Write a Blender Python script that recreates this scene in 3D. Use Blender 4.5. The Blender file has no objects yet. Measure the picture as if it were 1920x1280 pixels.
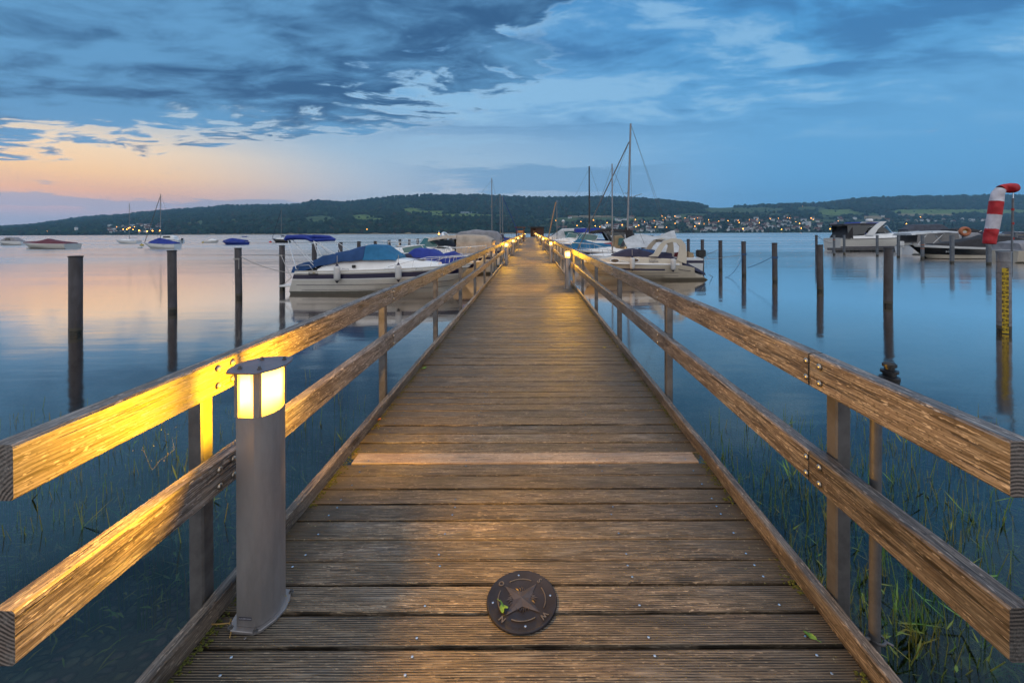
import bpy, bmesh, math, random
import numpy as np
from mathutils import Vector, Matrix, noise as mnoise
R = math.radians
sc = bpy.context.scene
random.seed(7); rng = np.random.default_rng(7)

# ------------------------------------------------------------------ camera
HC = 2.3            # camera height above the water
DECK = 0.8          # deck height at the camera
SLOPE = 0.0058      # the walkway rises very slightly towards its far end
ROLL = 0.0035
cam = bpy.data.cameras.new('camera'); camo = bpy.data.objects.new('camera', cam)
sc.collection.objects.link(camo); sc.camera = camo
F, CX, CY = 772.0, 995.0, 437.0          # focal length and principal point in photo pixels
cam.sensor_fit = 'HORIZONTAL'; cam.sensor_width = 36.0
cam.lens = 36.0*F/1920
cam.shift_x = -(CX-960)/1920; cam.shift_y = -(640-CY)/1920
cam.clip_start = 0.05; cam.clip_end = 30000
camo.location = (0, 0, HC)
camo.rotation_euler = (R(90), 0, 0)
camo.rotation_euler = (Matrix.Rotation(R(90), 3, 'X') @ Matrix.Rotation(-ROLL, 3, 'Z')).to_euler()

def hz(px): return CY - ROLL*(px-CX)
def W(px, py, Z=0.0):
    "point at height Z that the photo shows at px,py"
    dx, dy = px-CX, py-CY
    x = dx - ROLL*dy; y = dy + ROLL*dx
    Y = F*(HC-Z)/y
    return Vector((x*Y/F, Y, Z))
def V(px, py, Y):
    "point at depth Y that the photo shows at px,py"
    dx, dy = px-CX, py-CY
    return Vector(((dx-ROLL*dy)*Y/F, Y, HC-(dy+ROLL*dx)*Y/F))

# ------------------------------------------------------------------ node helpers
class G:
    def __init__(s, nt): s.nt = nt; s.n = nt.nodes; s.l = nt.links
    def new(s, t, **k):
        n = s.n.new(t)
        for a, b in k.items(): setattr(n, a, b)
        return n
    def put(s, sock, v):
        if v is None: return
        if isinstance(v, bpy.types.NodeSocket): s.l.new(v, sock)
        else:
            if isinstance(v, (tuple, list)) and sock.type == 'RGBA' and len(v) == 3: v = (*v, 1)
            sock.default_value = v
    def m(s, op, a, b=None, c=None, clamp=False):
        n = s.new('ShaderNodeMath', operation=op, use_clamp=clamp)
        for i, v in enumerate((a, b, c)): s.put(n.inputs[i], v)
        return n.outputs[0]
    def vm(s, op, a, b=None):
        n = s.new('ShaderNodeVectorMath', operation=op)
        s.put(n.inputs[0], a); s.put(n.inputs[1], b)
        return n.outputs[0]
    def mr(s, v, a, b, c=0.0, d=1.0, smooth=True):
        n = s.new('ShaderNodeMapRange', interpolation_type='SMOOTHSTEP' if smooth else 'LINEAR')
        for i, x in enumerate((v, a, b, c, d)): s.put(n.inputs[i], x)
        return n.outputs[0]
    def mix(s, f, a, b, mode='MIX'):
        n = s.new('ShaderNodeMix', data_type='RGBA', blend_type=mode)
        s.put(n.inputs[0], f); s.put(n.inputs[6], a); s.put(n.inputs[7], b)
        return n.outputs[2]
    def noise(s, vec, scale=1.0, detail=4.0, rough=0.55, dist=0.0, out=0):
        n = s.new('ShaderNodeTexNoise'); s.put(n.inputs['Vector'], vec)
        s.put(n.inputs['Scale'], scale); s.put(n.inputs['Detail'], detail)
        s.put(n.inputs['Roughness'], rough); s.put(n.inputs['Distortion'], dist)
        return n.outputs[out]
    def comb(s, x, y, z):
        n = s.new('ShaderNodeCombineXYZ')
        for i, v in enumerate((x, y, z)): s.put(n.inputs[i], v)
        return n.outputs[0]
    def sep(s, v):
        n = s.new('ShaderNodeSeparateXYZ'); s.put(n.inputs[0], v); return n.outputs
    def ramp(s, f, stops, interp='LINEAR'):
        n = s.new('ShaderNodeValToRGB'); cr = n.color_ramp; cr.interpolation = interp
        while len(cr.elements) < len(stops): cr.elements.new(0.5)
        for e, (p, c) in zip(cr.elements, stops):
            e.position = p; e.color = (*c, 1) if len(c) == 3 else c
        s.put(n.inputs[0], f); return n.outputs[0]
    def bump(s, h, strength=0.5, dist=0.01, normal=None):
        n = s.new('ShaderNodeBump'); s.put(n.inputs['Height'], h)
        n.inputs['Strength'].default_value = strength; n.inputs['Distance'].default_value = dist
        if normal is not None: s.put(n.inputs['Normal'], normal)
        return n.outputs[0]

# ------------------------------------------------------------------ world: dusk sky with a cloud sheet
world = bpy.data.worlds.new('World'); sc.world = world; world.use_nodes = True
g = G(world.node_tree)
for n in list(g.n): g.n.remove(n)
d = g.new('ShaderNodeTexCoord').outputs['Generated']
x, y, z = g.sep(d)
zc = g.m('ADD', g.m('MAXIMUM', z, 0.0), 0.08)
az = g.m('ARCTAN2', x, y)
el = g.m('MULTIPLY', g.m('ARCSINE', z), 180/math.pi)       # degrees
elf = g.m('DIVIDE', g.m('MAXIMUM', el, 0.0), 90.0, clamp=True)
def E(deg): return deg/90.0
left = g.ramp(elf, [(0, (.34, .37, .49)), (E(1.6), (.36, .38, .50)), (E(2.9), (.62, .44, .47)), (E(4.2), (1.0, .54, .31)), (E(6), (1.08, .67, .33)),
                    (E(8.5), (1.0, .74, .47)), (E(12), (.42, .52, .60)), (E(18), (.18, .36, .56)), (E(32), (.10, .25, .48)), (E(52), (.62, .72, .90)), (1, (.80, .84, .92))])
mid = g.ramp(elf, [(0, (.30, .42, .56)), (E(3), (.38, .46, .57)), (E(6), (.44, .50, .58)), (E(10), (.36, .50, .64)), (E(18), (.20, .41, .66)),
                   (E(32), (.09, .27, .53)), (E(52), (.62, .72, .90)), (1, (.80, .84, .92))])
right = g.ramp(elf, [(0, (.115, .30, .53)), (E(6), (.125, .34, .60)), (E(14), (.155, .39, .67)), (E(22), (.10, .31, .59)), (E(32), (.075, .25, .53)),
                     (E(52), (.62, .72, .90)), (1, (.80, .84, .92))])
wl = g.m('MULTIPLY', g.mr(az, -.32, -.86), g.mr(az, -2.6, -1.6))
wr = g.m('MAXIMUM', g.mr(az, -.30, .62), g.mr(az, -1.9, -2.6))
clear = g.mix(wr, g.mix(wl, mid, left), right)
px_, py_ = g.m('DIVIDE', x, zc), g.m('DIVIDE', y, zc)
pv = g.comb(px_, py_, 0.0)
warp = g.vm('MULTIPLY', g.vm('SUBTRACT', g.noise(pv, .9, 3, .5, out=1), (.5, .5, .5)), (.9, .9, 0))
pw = g.vm('ADD', pv, warp)
def mapped(v, rz, sx, sy, off=(0, 0, 0)):
    m_ = g.new('ShaderNodeMapping'); g.put(m_.inputs['Vector'], v); m_.inputs['Rotation'].default_value = (0, 0, R(rz))
    m_.inputs['Scale'].default_value = (sx, sy, 1); m_.inputs['Location'].default_value = off; return m_.outputs[0]
n_big = g.noise(mapped(pw, -20, .75, 1.15, (2.3, .4, 0)), 1.2, 5, .52, .1)
n_fine = g.noise(mapped(pv, 25, .8, 1.25, (3.1, 7.7, 0)), 3.6, 7, .60, .35)
n_rip = g.noise(mapped(pw, 40, .55, 1.5, (1.1, 4.7, 0)), 6.5, 5, .58, .2)
n_low = g.noise(mapped(pw, -28, .50, 1.35, (11.3, 2.7, 0)), 1.0, 7, .58, .3)
nn = g.m('ADD', g.m('ADD', g.m('MULTIPLY', n_big, .34), g.m('MULTIPLY', n_fine, .50)), g.m('MULTIPLY', n_rip, .36))
nn = g.m('SUBTRACT', nn, .10)
ed_ = g.m('SUBTRACT', g.m('MINIMUM', 3.28, g.m('SUBTRACT', 2.42, g.m('MULTIPLY', px_, .62))), py_)
edge = g.m('ADD', g.mr(ed_, -.75, .85, -.22, .09, smooth=False), g.mr(ed_, .75, 1.5, 0, .22, smooth=False))
rgt = g.mr(px_, .0, .75, .02, -.26, smooth=False)
dn = g.m('ADD', nn, g.m('ADD', edge, rgt))
dens = g.mr(dn, .470, .600)
cf = g.m('ADD', g.m('MULTIPLY', n_low, .62), g.m('MULTIPLY', n_fine, .38))
# darkest towards the front of the sheet, lighter blue overhead left
ccol = g.mix(g.mr(cf, .41, .58), (.034, .092, .205), (.135, .315, .54))
ccol = g.mix(g.m('MULTIPLY', g.mr(el, 32.0, 55.0), .9), ccol, (.80, .82, .88))  # overhead cloud, out of view, brightened to light the deck
edgec = g.mix(g.mr(el, 5.0, 17.0), (.92, .80, .68), (.62, .78, .88))
edgec = g.mix(wr, edgec, (.22, .44, .68))
cloud = g.mix(g.mr(dens, .02, .80), edgec, ccol)
sky = g.mix(g.m('MULTIPLY', dens, .96), clear, cloud)
# streaky thin cloud over the right half
n_st = g.m('ADD', g.m('MULTIPLY', g.noise(mapped(pw, -34, .5, 1.5), 1.2, 8, .62, .3), .70), g.m('MULTIPLY', n_fine, .30))
st = g.m('MULTIPLY', g.mr(n_st, .475, .585), g.m('MULTIPLY', g.mr(el, 10.0, 20.0), g.m('SUBTRACT', 1.0, dens)))
sky = g.mix(g.m('MULTIPLY', st, .80), sky, (.055, .165, .36))
lt = g.m('MULTIPLY', g.mr(n_st, .49, .41), g.m('MULTIPLY', g.mr(el, 8.0, 16.0), g.m('SUBTRACT', 1.0, dens)))
sky = g.mix(g.m('MULTIPLY', lt, .55), sky, (.34, .56, .76))
# low bank on the left and the long grey band in the middle
av = g.comb(g.m('MULTIPLY', az, 5.0), g.m('MULTIPLY', el, .62), 0.0)
n_b = g.noise(av, 1.5, 6, .6, .2)
def band(a0, a1, b0, b1): return g.m('MULTIPLY', g.mr(el, a0, a1), g.mr(el, b0, b1))
bank = g.m('MULTIPLY', g.mr(el, 7.5, 5.5), g.mr(g.m('ADD', n_b, g.m('MULTIPLY', g.m('SUBTRACT', band(1.7, 2.9, 4.4, 3.2), .5), .24)), .50, .56)); bank = g.m('MULTIPLY', bank, g.mr(az, .0, -.22))
sky = g.mix(g.m('MULTIPLY', bank, .72), sky, g.mix(wl, (.21, .32, .46), (.40, .40, .50)))
n_b2 = g.noise(g.vm('ADD', av, (4.0, 9.0, 0)), 1.1, 6, .6, .2)
bank2 = g.m('MULTIPLY', g.mr(g.m('ADD', n_b2, g.m('MULTIPLY', g.m('SUBTRACT', band(4.6, 6.4, 10.5, 8.0), .5), .30)), .46, .60),
            g.m('MULTIPLY', g.mr(az, -.40, -.08), g.mr(az, .42, .22)))
bank2 = g.m('MULTIPLY', g.mr(el, 13.0, 10.0), bank2)
sky = g.mix(g.m('MULTIPLY', bank2, .75), sky, (.155, .31, .50))
n_p = g.noise(g.vm('ADD', av, (1.0, 3.0, 0)), 2.1, 4, .5)
puff = g.m('MULTIPLY', g.mr(n_p, .66, .76), g.m('MULTIPLY', band(5.0, 7.0, 12.0, 9.5), g.mr(az, .3, .5)))
sky = g.mix(g.m('MULTIPLY', puff, .55), sky, (.36, .45, .62))
hsv = g.new('ShaderNodeHueSaturation'); hsv.inputs['Saturation'].default_value = 1.05; g.put(hsv.inputs['Value'], g.mr(el, 14.0, 0.0, 1.12, 1.42))
g.put(hsv.inputs['Color'], sky); sky = hsv.outputs[0]
# the unseen sky above and behind the camera is brightened to light the scene
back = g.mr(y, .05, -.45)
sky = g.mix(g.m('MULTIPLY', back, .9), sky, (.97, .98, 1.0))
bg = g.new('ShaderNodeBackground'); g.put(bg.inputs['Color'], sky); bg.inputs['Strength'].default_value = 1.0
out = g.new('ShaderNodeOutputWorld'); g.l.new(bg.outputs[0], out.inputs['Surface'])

sc.view_settings.view_transform = 'Standard'; sc.view_settings.look = 'None'
sc.view_settings.gamma = 1; sc.view_settings.exposure = 0.0; sc.view_settings.use_curve_mapping = False
cy = sc.cycles; DN = True
cy.use_denoising = DN; cy.max_bounces = 8; cy.transparent_max_bounces = 24
cy.caustics_reflective = False; cy.caustics_refractive = False; cy.sample_clamp_indirect = 2.0; cy.sample_clamp_direct = 10.0
cy.denoising_input_passes = 'RGB_ALBEDO_NORMAL'; cy.denoising_prefilter = 'ACCURATE'
cy.volume_bounces = 0

# ------------------------------------------------------------------ materials
MATS = {}
def mat(name, col=(.5, .5, .5), rough=.5, metal=0.0, var=0.0, vscale=4.0, bump=0.0, bscale=30.0, bdist=.004, emit=None, es=0, alpha=None, stretch=(1, 1, 1), coat=0, dark=None):
    if name in MATS: return MATS[name]
    m = bpy.data.materials.new(name); m.use_nodes = True; MATS[name] = m
    g = G(m.node_tree); p = g.n['Principled BSDF']
    p.inputs['Roughness'].default_value = rough; p.inputs['Metallic'].default_value = metal
    p.inputs['Base Color'].default_value = (*col, 1)
    if coat: p.inputs['Coat Weight'].default_value = coat
    if var or bump:
        tc = g.new('ShaderNodeTexCoord').outputs['Object']
        mp = g.new('ShaderNodeMapping'); g.put(mp.inputs['Vector'], tc); mp.inputs['Scale'].default_value = stretch
        tc = mp.outputs[0]
    if var:
        dk = dark or tuple(c*.45 for c in col)
        f = g.mr(g.noise(tc, vscale, 6, .62), .34, .68)
        g.put(p.inputs['Base Color'], g.mix(g.m('MULTIPLY', f, var), col, dk))
        g.put(p.inputs['Roughness'], g.m('ADD', rough, g.m('MULTIPLY', g.m('SUBTRACT', f, .5), .2*var), clamp=True))
    if bump:
        g.put(p.inputs['Normal'], g.bump(g.noise(tc, bscale, 5, .6), bump, bdist))
    if emit: m.cycles.emission_sampling = 'NONE'
    if emit: p.inputs['Emission Color'].default_value = (*emit, 1); p.inputs['Emission Strength'].default_value = es
    if alpha is not None: p.inputs['Alpha'].default_value = alpha
    return m

def wood(name, along, base, dark, pale, grooves=False, moss=False, ring=1.0):
    m = bpy.data.materials.new(name); m.use_nodes = True; MATS[name] = m
    g = G(m.node_tree); p = g.n['Principled BSDF']
    tc = g.new('ShaderNodeTexCoord').outputs['Object']
    att = g.new('ShaderNodeAttribute', attribute_name='rnd'); rnd = att.outputs['Fac']
    rv = g.comb(g.m('MULTIPLY', rnd, 17.3), g.m('MULTIPLY', rnd, 31.7), g.m('MULTIPLY', rnd, 11.1))
    v = g.vm('ADD', tc, rv)
    wz = g.vm('MULTIPLY', g.vm('SUBTRACT', g.noise(g.vm('MULTIPLY', v, {'X': (1.3, 5, 5), 'Y': (5, 1.3, 5)}[along]), 1.0, 3, .55, out=1), (.5, .5, .5)), {'X': (0, .05, .05), 'Y': (.05, 0, .05)}[along])
    vw = g.vm('ADD', v, g.vm('MULTIPLY', wz, (ring, ring, ring)))
    a = {'X': (2.6, 42, 42), 'Y': (42, 2.6, 42)}[along]
    b = {'X': (7, 170, 170), 'Y': (170, 7, 170)}[along]
    c = {'X': (1.6, 6, 6), 'Y': (6, 1.6, 6)}[along]
    grain = g.noise(g.vm('MULTIPLY', vw, a), 1.0, 6, .66, .4)
    fine = g.noise(g.vm('MULTIPLY', vw, b), 1.0, 4, .6)
    blot = g.noise(g.vm('MULTIPLY', v, c), 1.6, 6, .66, .3)
    Xw, Yw, Zw = g.sep(vw)
    lines = g.mr(g.m('SINE', g.m('MULTIPLY', g.m('ADD', Zw, g.m('MULTIPLY', Xw if along == 'Y' else Yw, .7)), 2*math.pi/.0085)), .25, -.85)
    # knots
    vo = g.new('ShaderNodeTexVoronoi'); g.put(vo.inputs['Vector'], g.vm('MULTIPLY', v, {'X': (2.2, 7, 7), 'Y': (7, 2.2, 7)}[along])); vo.inputs['Scale'].default_value = 1.0
    knot = g.mr(vo.outputs['Distance'], .17, .04)
    col = g.mix(g.mr(grain, .36, .62), dark, base)
    col = g.mix(g.m('MULTIPLY', g.mr(fine, .42, .70), .65), col, pale)
    if not grooves: col = g.mix(g.m('MULTIPLY', lines, g.mr(blot, .35, .6, .25, .62)), col, dark)
    crack = g.mr(g.noise(g.vm('MULTIPLY', v, {'X': (3.0, 80, 80), 'Y': (80, 3.0, 80)}[along]), 1.0, 3, .5), .60, .67)
    col = g.mix(g.m('MULTIPLY', crack, .85), col, tuple(q*.4 for q in dark))
    spk = g.mr(g.noise(g.vm('MULTIPLY', v, {'X': (30, 160, 160), 'Y': (160, 30, 160)}[along]), 1.0, 2, .5), .61, .68)
    col = g.mix(g.m('MULTIPLY', spk, .75), col, tuple(min(1, q*1.25) for q in pale))
    pit = g.mr(g.noise(g.vm('MULTIPLY', v, {'X': (60, 120, 120), 'Y': (120, 60, 120)}[along]), 1.0, 3, .6), .56, .66)
    col = g.mix(g.m('MULTIPLY', pit, .60), col, tuple(q*.5 for q in dark))
    col = g.mix(g.m('MULTIPLY', g.mr(blot, .48, .70), .72), col, dark)
    col = g.mix(g.m('MULTIPLY', knot, .75), col, tuple(q*.35 for q in dark))
    # sawn ends show the year rings
    nx_, ny_, nz_ = g.sep(g.new('ShaderNodeNewGeometry').outputs['Normal'])
    Xo, Yo, Zo = g.sep(tc)
    if along == 'Y':
        dd = g.m('SQRT', g.m('ADD', g.m('POWER', g.m('SUBTRACT', g.m('ABSOLUTE', Xo), 1.13), 2.0), g.m('POWER', g.m('SUBTRACT', g.m('PINGPONG', Zo, .39), .04), 2.0)))
        rg = g.mr(g.m('SINE', g.m('MULTIPLY', g.m('ADD', dd, g.m('MULTIPLY', g.noise(tc, 14.0, 3), .012)), 2*math.pi/.009)), -.5, .6)
        col = g.mix(g.mr(g.m('ABSOLUTE', ny_), .6, .8), col, g.mix(rg, tuple(q*.75 for q in dark), base))
    grey = g.mr(g.noise(g.vm('MULTIPLY', v, {'X': (1.1, 4, 4), 'Y': (4, 1.1, 4)}[along]), 2.3, 5, .65), .50, .62)
    col = g.mix(g.m('MULTIPLY', grey, .45), col, g.mix(g.mr(fine, .4, .65), (.09, .085, .082), (.30, .285, .27)))
    tint = g.mr(rnd, 0.0, 1.0, .58, 1.42, smooth=False)
    col = g.vm('MULTIPLY', col, g.comb(tint, tint, tint))
    h = g.m('SUBTRACT', g.m('ADD', g.m('MULTIPLY', grain, .6), g.m('MULTIPLY', fine, .5)), g.m('MULTIPLY', crack, .6))
    if moss:
        X, Y, Z = g.sep(tc)
        ed = g.m('MINIMUM', g.m('ADD', X, 1.216), g.m('SUBTRACT', 1.123, X))
        mn = g.noise(tc, 9.0, 6, .7)
        # damp dirty zone along both kerbs
        damp = g.m('MULTIPLY', g.mr(g.m('ADD', ed, g.m('MULTIPLY', g.m('SUBTRACT', mn, .5), .45)), .42, .0), .85)
        col = g.mix(damp, col, (.045, .036, .026))
        lich = g.m('MULTIPLY', g.mr(g.noise(tc, 46.0, 3, .7), .63, .70), g.mr(g.m('ADD', ed, g.m('MULTIPLY', g.m('SUBTRACT', mn, .5), .3)), .34, .10))
        col = g.mix(lich, col, g.mix(g.mr(g.noise(tc, 20.0, 2), .42, .55), (.42, .40, .28), (.26, .24, .05)))
        flk = g.mr(g.noise(g.vm('MULTIPLY', tc, (1, 2.2, 1)), 120.0, 2, .5), .76, .80)
        col = g.mix(g.m('MULTIPLY', flk, .6), col, (.50, .42, .28))
    if grooves:
        X, Y, Z = g.sep(tc)
        wv = g.m('SINE', g.m('MULTIPLY', g.m('ADD', Y, g.m('MULTIPLY', g.noise(g.vm('MULTIPLY', v, (1.5, 3, 3)), 1.0, 2), .006)), 2*math.pi/.0088))
        amt = g.m('MULTIPLY', g.mr(rnd, .15, .35, .35, 1.0), g.mr(g.noise(g.vm('MULTIPLY', v, (1.5, 8, 1)), 1.3, 4), .30, .50))
        dip = g.m('MULTIPLY', g.mr(wv, .1, -.9), amt)
        brk = g.mr(g.noise(g.vm('MULTIPLY', v, (6, 160, 1)), 1.0, 3), .35, .6)
        col = g.mix(g.m('MULTIPLY', g.m('MULTIPLY', dip, brk), .95), col, tuple(q*.22 for q in dark))
        col = g.mix(g.m('MULTIPLY', g.m('MULTIPLY', g.mr(wv, .2, .9), amt), .38), col, pale)
        h = g.m('ADD', h, g.m('MULTIPLY', g.m('MULTIPLY', wv, amt), 1.3))
    g.put(p.inputs['Base Color'], col)
    g.put(p.inputs['Roughness'], g.mr(blot, .3, .7, .62, .42))
    g.put(p.inputs['Normal'], g.bump(h, .75, .0035))
    return m
DK = wood('deck_wood', 'X', (.155, .116, .082), (.026, .019, .014), (.42, .34, .25), grooves=True, moss=True)
DKP = wood('pale_deck_wood', 'X', (.34, .255, .185), (.20, .14, .10), (.46, .36, .27))
RW = wood('rail_wood', 'Y', (.195, .158, .138), (.048, .038, .034), (.44, .395, .36), ring=.6)
KW = wood('kerb_wood', 'Y', (.22, .175, .14), (.060, .045, .035), (.46, .38, .31), ring=1.0)
STEEL = mat('galvanised_steel', (.17, .165, .17), .48, .5, var=.7, vscale=9, bump=.25, bscale=50)
BOLT = mat('bolt_steel', (.42, .38, .33), .35, 1.0)
SCREW = mat('screw_steel', (.75, .76, .8), .25, 1.0)
ALU = mat('lamp_aluminium', (.36, .34, .345), .42, .55, var=.55, vscale=7, bump=.15, bscale=120, bdist=.001, stretch=(1, 1, .3))
CAPM = mat('lamp_cap_metal', (.22, .21, .25), .45, .7, var=.3, vscale=12)
GLOW = bpy.data.materials.new('lamp_glass'); GLOW.use_nodes = True; GLOW.cycles.emission_sampling = 'NONE'
g = G(GLOW.node_tree); [g.n.remove(n) for n in list(g.n)]
tr_ = g.new('ShaderNodeBsdfTransparent'); em_ = g.new('ShaderNodeEmission'); ad_ = g.new('ShaderNodeAddShader'); oo_ = g.new('ShaderNodeOutputMaterial')
tc_ = g.new('ShaderNodeTexCoord').outputs['Object']; X_, Y_, Z_ = g.sep(tc_)
zf_ = g.m('ABSOLUTE', g.m('SUBTRACT', Z_, .885))
em_.inputs['Strength'].default_value = 1.0
g.put(em_.inputs['Color'], g.mix(g.mr(zf_, .02, .085), (5.5, 3.0, .75), (1.5, .82, .11)))
tr_.inputs['Color'].default_value = (.75, .7, .6, 1)
g.l.new(tr_.outputs[0], ad_.inputs[0]); g.l.new(em_.outputs[0], ad_.inputs[1]); g.l.new(ad_.outputs[0], oo_.inputs['Surface'])
GLOWF = mat('far_lamp_glass', (1, .8, .5), .4, emit=(1, .36, .03), es=17)
BLACK = mat('black_plastic', (.012, .012, .014), .4)
BRONZE = mat('bronze_plate', (.052, .048, .056), .42, .75, var=.5, vscale=14, bump=.3, bscale=90, bdist=.001)
LEAFM = mat('leaf_green', (.12, .26, .03), .5, var=.6, vscale=40)
PILE = mat('pile_steel', (.060, .055, .060), .55, .4, var=.75, vscale=5, bump=.3, bscale=25, stretch=(1, 1, .35), dark=(.125, .12, .135))
PILEWET = mat('pile_wet_steel', (.035, .034, .028), .3, .3, var=.5, vscale=8)
PILEP = mat('pale_pile_steel', (.16, .18, .21), .5, .3, var=.6, vscale=6)
GEL = mat('white_gelcoat', (.68, .66, .62), .28, var=.22, vscale=1.6, coat=.3)
GELC = mat('cream_gelcoat', (.56, .50, .41), .3, var=.25, vscale=1.6, coat=.3)
GELW = mat('bright_white_gelcoat', (.84, .85, .87), .25, var=.15, vscale=2, coat=.3)
NAVY = mat('navy_paint', (.022, .020, .060), .3, coat=.3)
HULLK = mat('black_hull_paint', (.012, .013, .016), .25, coat=.4)
HBLUE = mat('hull_blue_paint', (.05, .12, .32), .35)
ANTI = mat('waterline_growth', (.075, .068, .05), .6, var=.5, vscale=6)
def cloth(n, c, r=.75): return mat(n, c, r, var=.55, vscale=2.6, bump=.7, bscale=4.5, bdist=.05, dark=tuple(q*.55 for q in c))
TBLUE = cloth('blue_tarp', (.006, .055, .19)); TCYAN = cloth('light_blue_tarp', (.010, .15, .33)); TROY = cloth('royal_blue_canvas', (.010, .035, .30))
TNAVY = cloth('navy_canvas', (.022, .022, .060)); TBLACK = cloth('black_canvas', (.016, .014, .018)); TCREAM = cloth('cream_canvas', (.46, .38, .31))
TGREY = cloth('grey_canvas', (.27, .27, .30)); TDG = cloth('dark_grey_canvas', (.06, .07, .10)); TRED = cloth('red_canvas', (.28, .04, .05))
TMAR = cloth('maroon_canvas', (.13, .025, .045)); TWHITE = cloth('white_tarp', (.55, .58, .62)); TBG = cloth('tan_canvas', (.30, .22, .13))
GLASSD = mat('dark_window', (.02, .025, .03), .08, coat=.5)
GLASST = mat('teal_window', (.05, .14, .14), .08, coat=.5)
CHROME = mat('chrome_rail', (.65, .66, .68), .22, 1.0)
MAST = mat('mast_alloy', (.22, .225, .24), .35, .8); MASTK = mat('mast_black', (.02, .02, .022), .4)
ROPE = mat('rope_white', (.42, .40, .38), .8); ROPEB = mat('rope_blue', (.02, .10, .26), .7); WIRE = mat('stay_wire', (.10, .10, .11), .4, .5)
FEND = mat('fender_vinyl', (.60, .60, .61), .4, var=.2, vscale=8)
REDM = mat('windsock_red', (.50, .008, .018), .6, var=.5, vscale=7, bump=.5, bscale=14, bdist=.02); WHM = mat('windsock_white', (.60, .58, .66), .6, var=.35, vscale=7, bump=.5, bscale=14, bdist=.02); REDP = mat('red_band', (.35, .02, .02), .5)
YEL = mat('gauge_yellow', (.62, .43, .02), .5, var=.25, vscale=9)
ORNG = mat('lifebuoy_orange', (.40, .13, .06), .6)
BUOYY = mat('buoy_yellow', (.45, .32, .02), .5); BUOYR = mat('buoy_red', (.65, .04, .02), .5)
CABW = mat('cabin_brown_wood', (.095, .045, .032), .8, var=.4, vscale=4); ROOFD = mat('dark_roof', (.03, .028, .03), .8)
HWALL = mat('house_white_wall', (.78, .78, .78), .9, var=.2, vscale=.2); HWALLC = mat('house_cream_wall', (.46, .42, .36), .9)
HROOF = mat('house_tile_roof', (.13, .060, .050), .9, var=.3, vscale=.3); HROOFG = mat('house_grey_roof', (.12, .12, .135), .9)
HWIN = mat('house_window', (.04, .05, .06), .2)
BARK = mat('bark', (.06, .045, .035), .9); POP = mat('poplar_leaves', (.020, .038, .026), .9, var=.4, vscale=.3)

# ------------------------------------------------------------------ mesh helpers
col = sc.collection
class MB:
    def __init__(s): s.v = []; s.f = []; s.r = []; s.cur = 0.5
    def add(s, vs, fs):
        o = len(s.v); s.v += [tuple(p) for p in vs]; s.f += [tuple(i+o for i in f) for f in fs]; s.r += [s.cur]*len(vs); return s
    def box(s, c, d, rot=None):
        x, y, z = (q/2 for q in d)
        vs = [Vector((i*x, j*y, k*z)) for i in (-1, 1) for j in (-1, 1) for k in (-1, 1)]
        if rot is not None: vs = [rot @ v for v in vs]
        c = Vector(c)
        return s.add([v+c for v in vs], [(0, 1, 3, 2), (4, 6, 7, 5), (0, 4, 5, 1), (2, 3, 7, 6), (0, 2, 6, 4), (1, 5, 7, 3)])
    def rings(s, rs, cap=True, closed=True):
        n = len(rs[0]); vs = [p for r in rs for p in r]; fs = []
        for i in range(len(rs)-1):
            for j in range(n if closed else n-1):
                k = (j+1) % n
                fs.append((i*n+j, i*n+k, (i+1)*n+k, (i+1)*n+j))
        if cap and closed:
            fs.append(tuple(range(n))[::-1]); fs.append(tuple((len(rs)-1)*n+j for j in range(n)))
        return s.add(vs, fs)
    def tube(s, pts, r, n=8, cap=True):
        pts = [Vector(p) for p in pts]; rs = []
        rad = r if isinstance(r, (list, tuple)) else [r]*len(pts)
        up = None
        for i, p in enumerate(pts):
            t = (pts[min(i+1, len(pts)-1)]-pts[max(i-1, 0)]).normalized()
            if up is None or abs(up.dot(t)) > .98:
                up = Vector((0, 0, 1)) if abs(t.z) < .9 else Vector((1, 0, 0))
            a = t.cross(up).normalized(); b = a.cross(t).normalized(); up = b
            rs.append([p+(a*math.cos(q)+b*math.sin(q))*rad[i] for q in [2*math.pi*k/n for k in range(n)]])
        return s.rings(rs, cap)
    def lathe(s, prof, c=(0, 0, 0), n=20, cap=True):
        c = Vector(c)
        return s.rings([[c+Vector((r*math.cos(a), r*math.sin(a), z)) for a in [2*math.pi*k/n for k in range(n)]] for r, z in prof], cap)
    def prism(s, poly, z0, z1):
        return s.rings([[Vector((p[0], p[1], z0)) for p in poly], [Vector((p[0], p[1], z1)) for p in poly]])
    def build(s, name, m, parent=None, smooth=None, bevel=0, loc=None):
        me = bpy.data.meshes.new(name); me.from_pydata(s.v, [], s.f); me.update()
        a = me.attributes.new('rnd', 'FLOAT', 'POINT'); a.data.foreach_set('value', s.r)
        bm = bmesh.new(); bm.from_mesh(me); bmesh.ops.recalc_face_normals(bm, faces=bm.faces)
        if bevel: bmesh.ops.bevel(bm, geom=list(bm.edges), offset=bevel, segments=1 if bevel < .01 else 2, affect='EDGES', clamp_overlap=True)
        bm.to_mesh(me); bm.free()
        if smooth is not None:
            me.polygons.foreach_set('use_smooth', [True]*len(me.polygons)); me.set_sharp_from_angle(angle=R(smooth))
        if m: me.materials.append(m)
        o = bpy.data.objects.new(name, me); col.objects.link(o)
        if parent: o.parent = parent
        if loc is not None: o.location = loc
        return o
def tag(o, label=None, cat=None, group=None, kind=None):
    if label: o['label'] = label
    if cat: o['category'] = cat
    if group: o['group'] = group
    if kind: o['kind'] = kind
    return o
def thing(name, label, cat, loc=(0, 0, 0), rz=0, group=None, rx=0):
    o = bpy.data.objects.new(name, None); col.objects.link(o)
    o.location = loc; o.rotation_euler = (rx, 0, rz); o.empty_display_size = .2
    return tag(o, label, cat, group)
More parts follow.
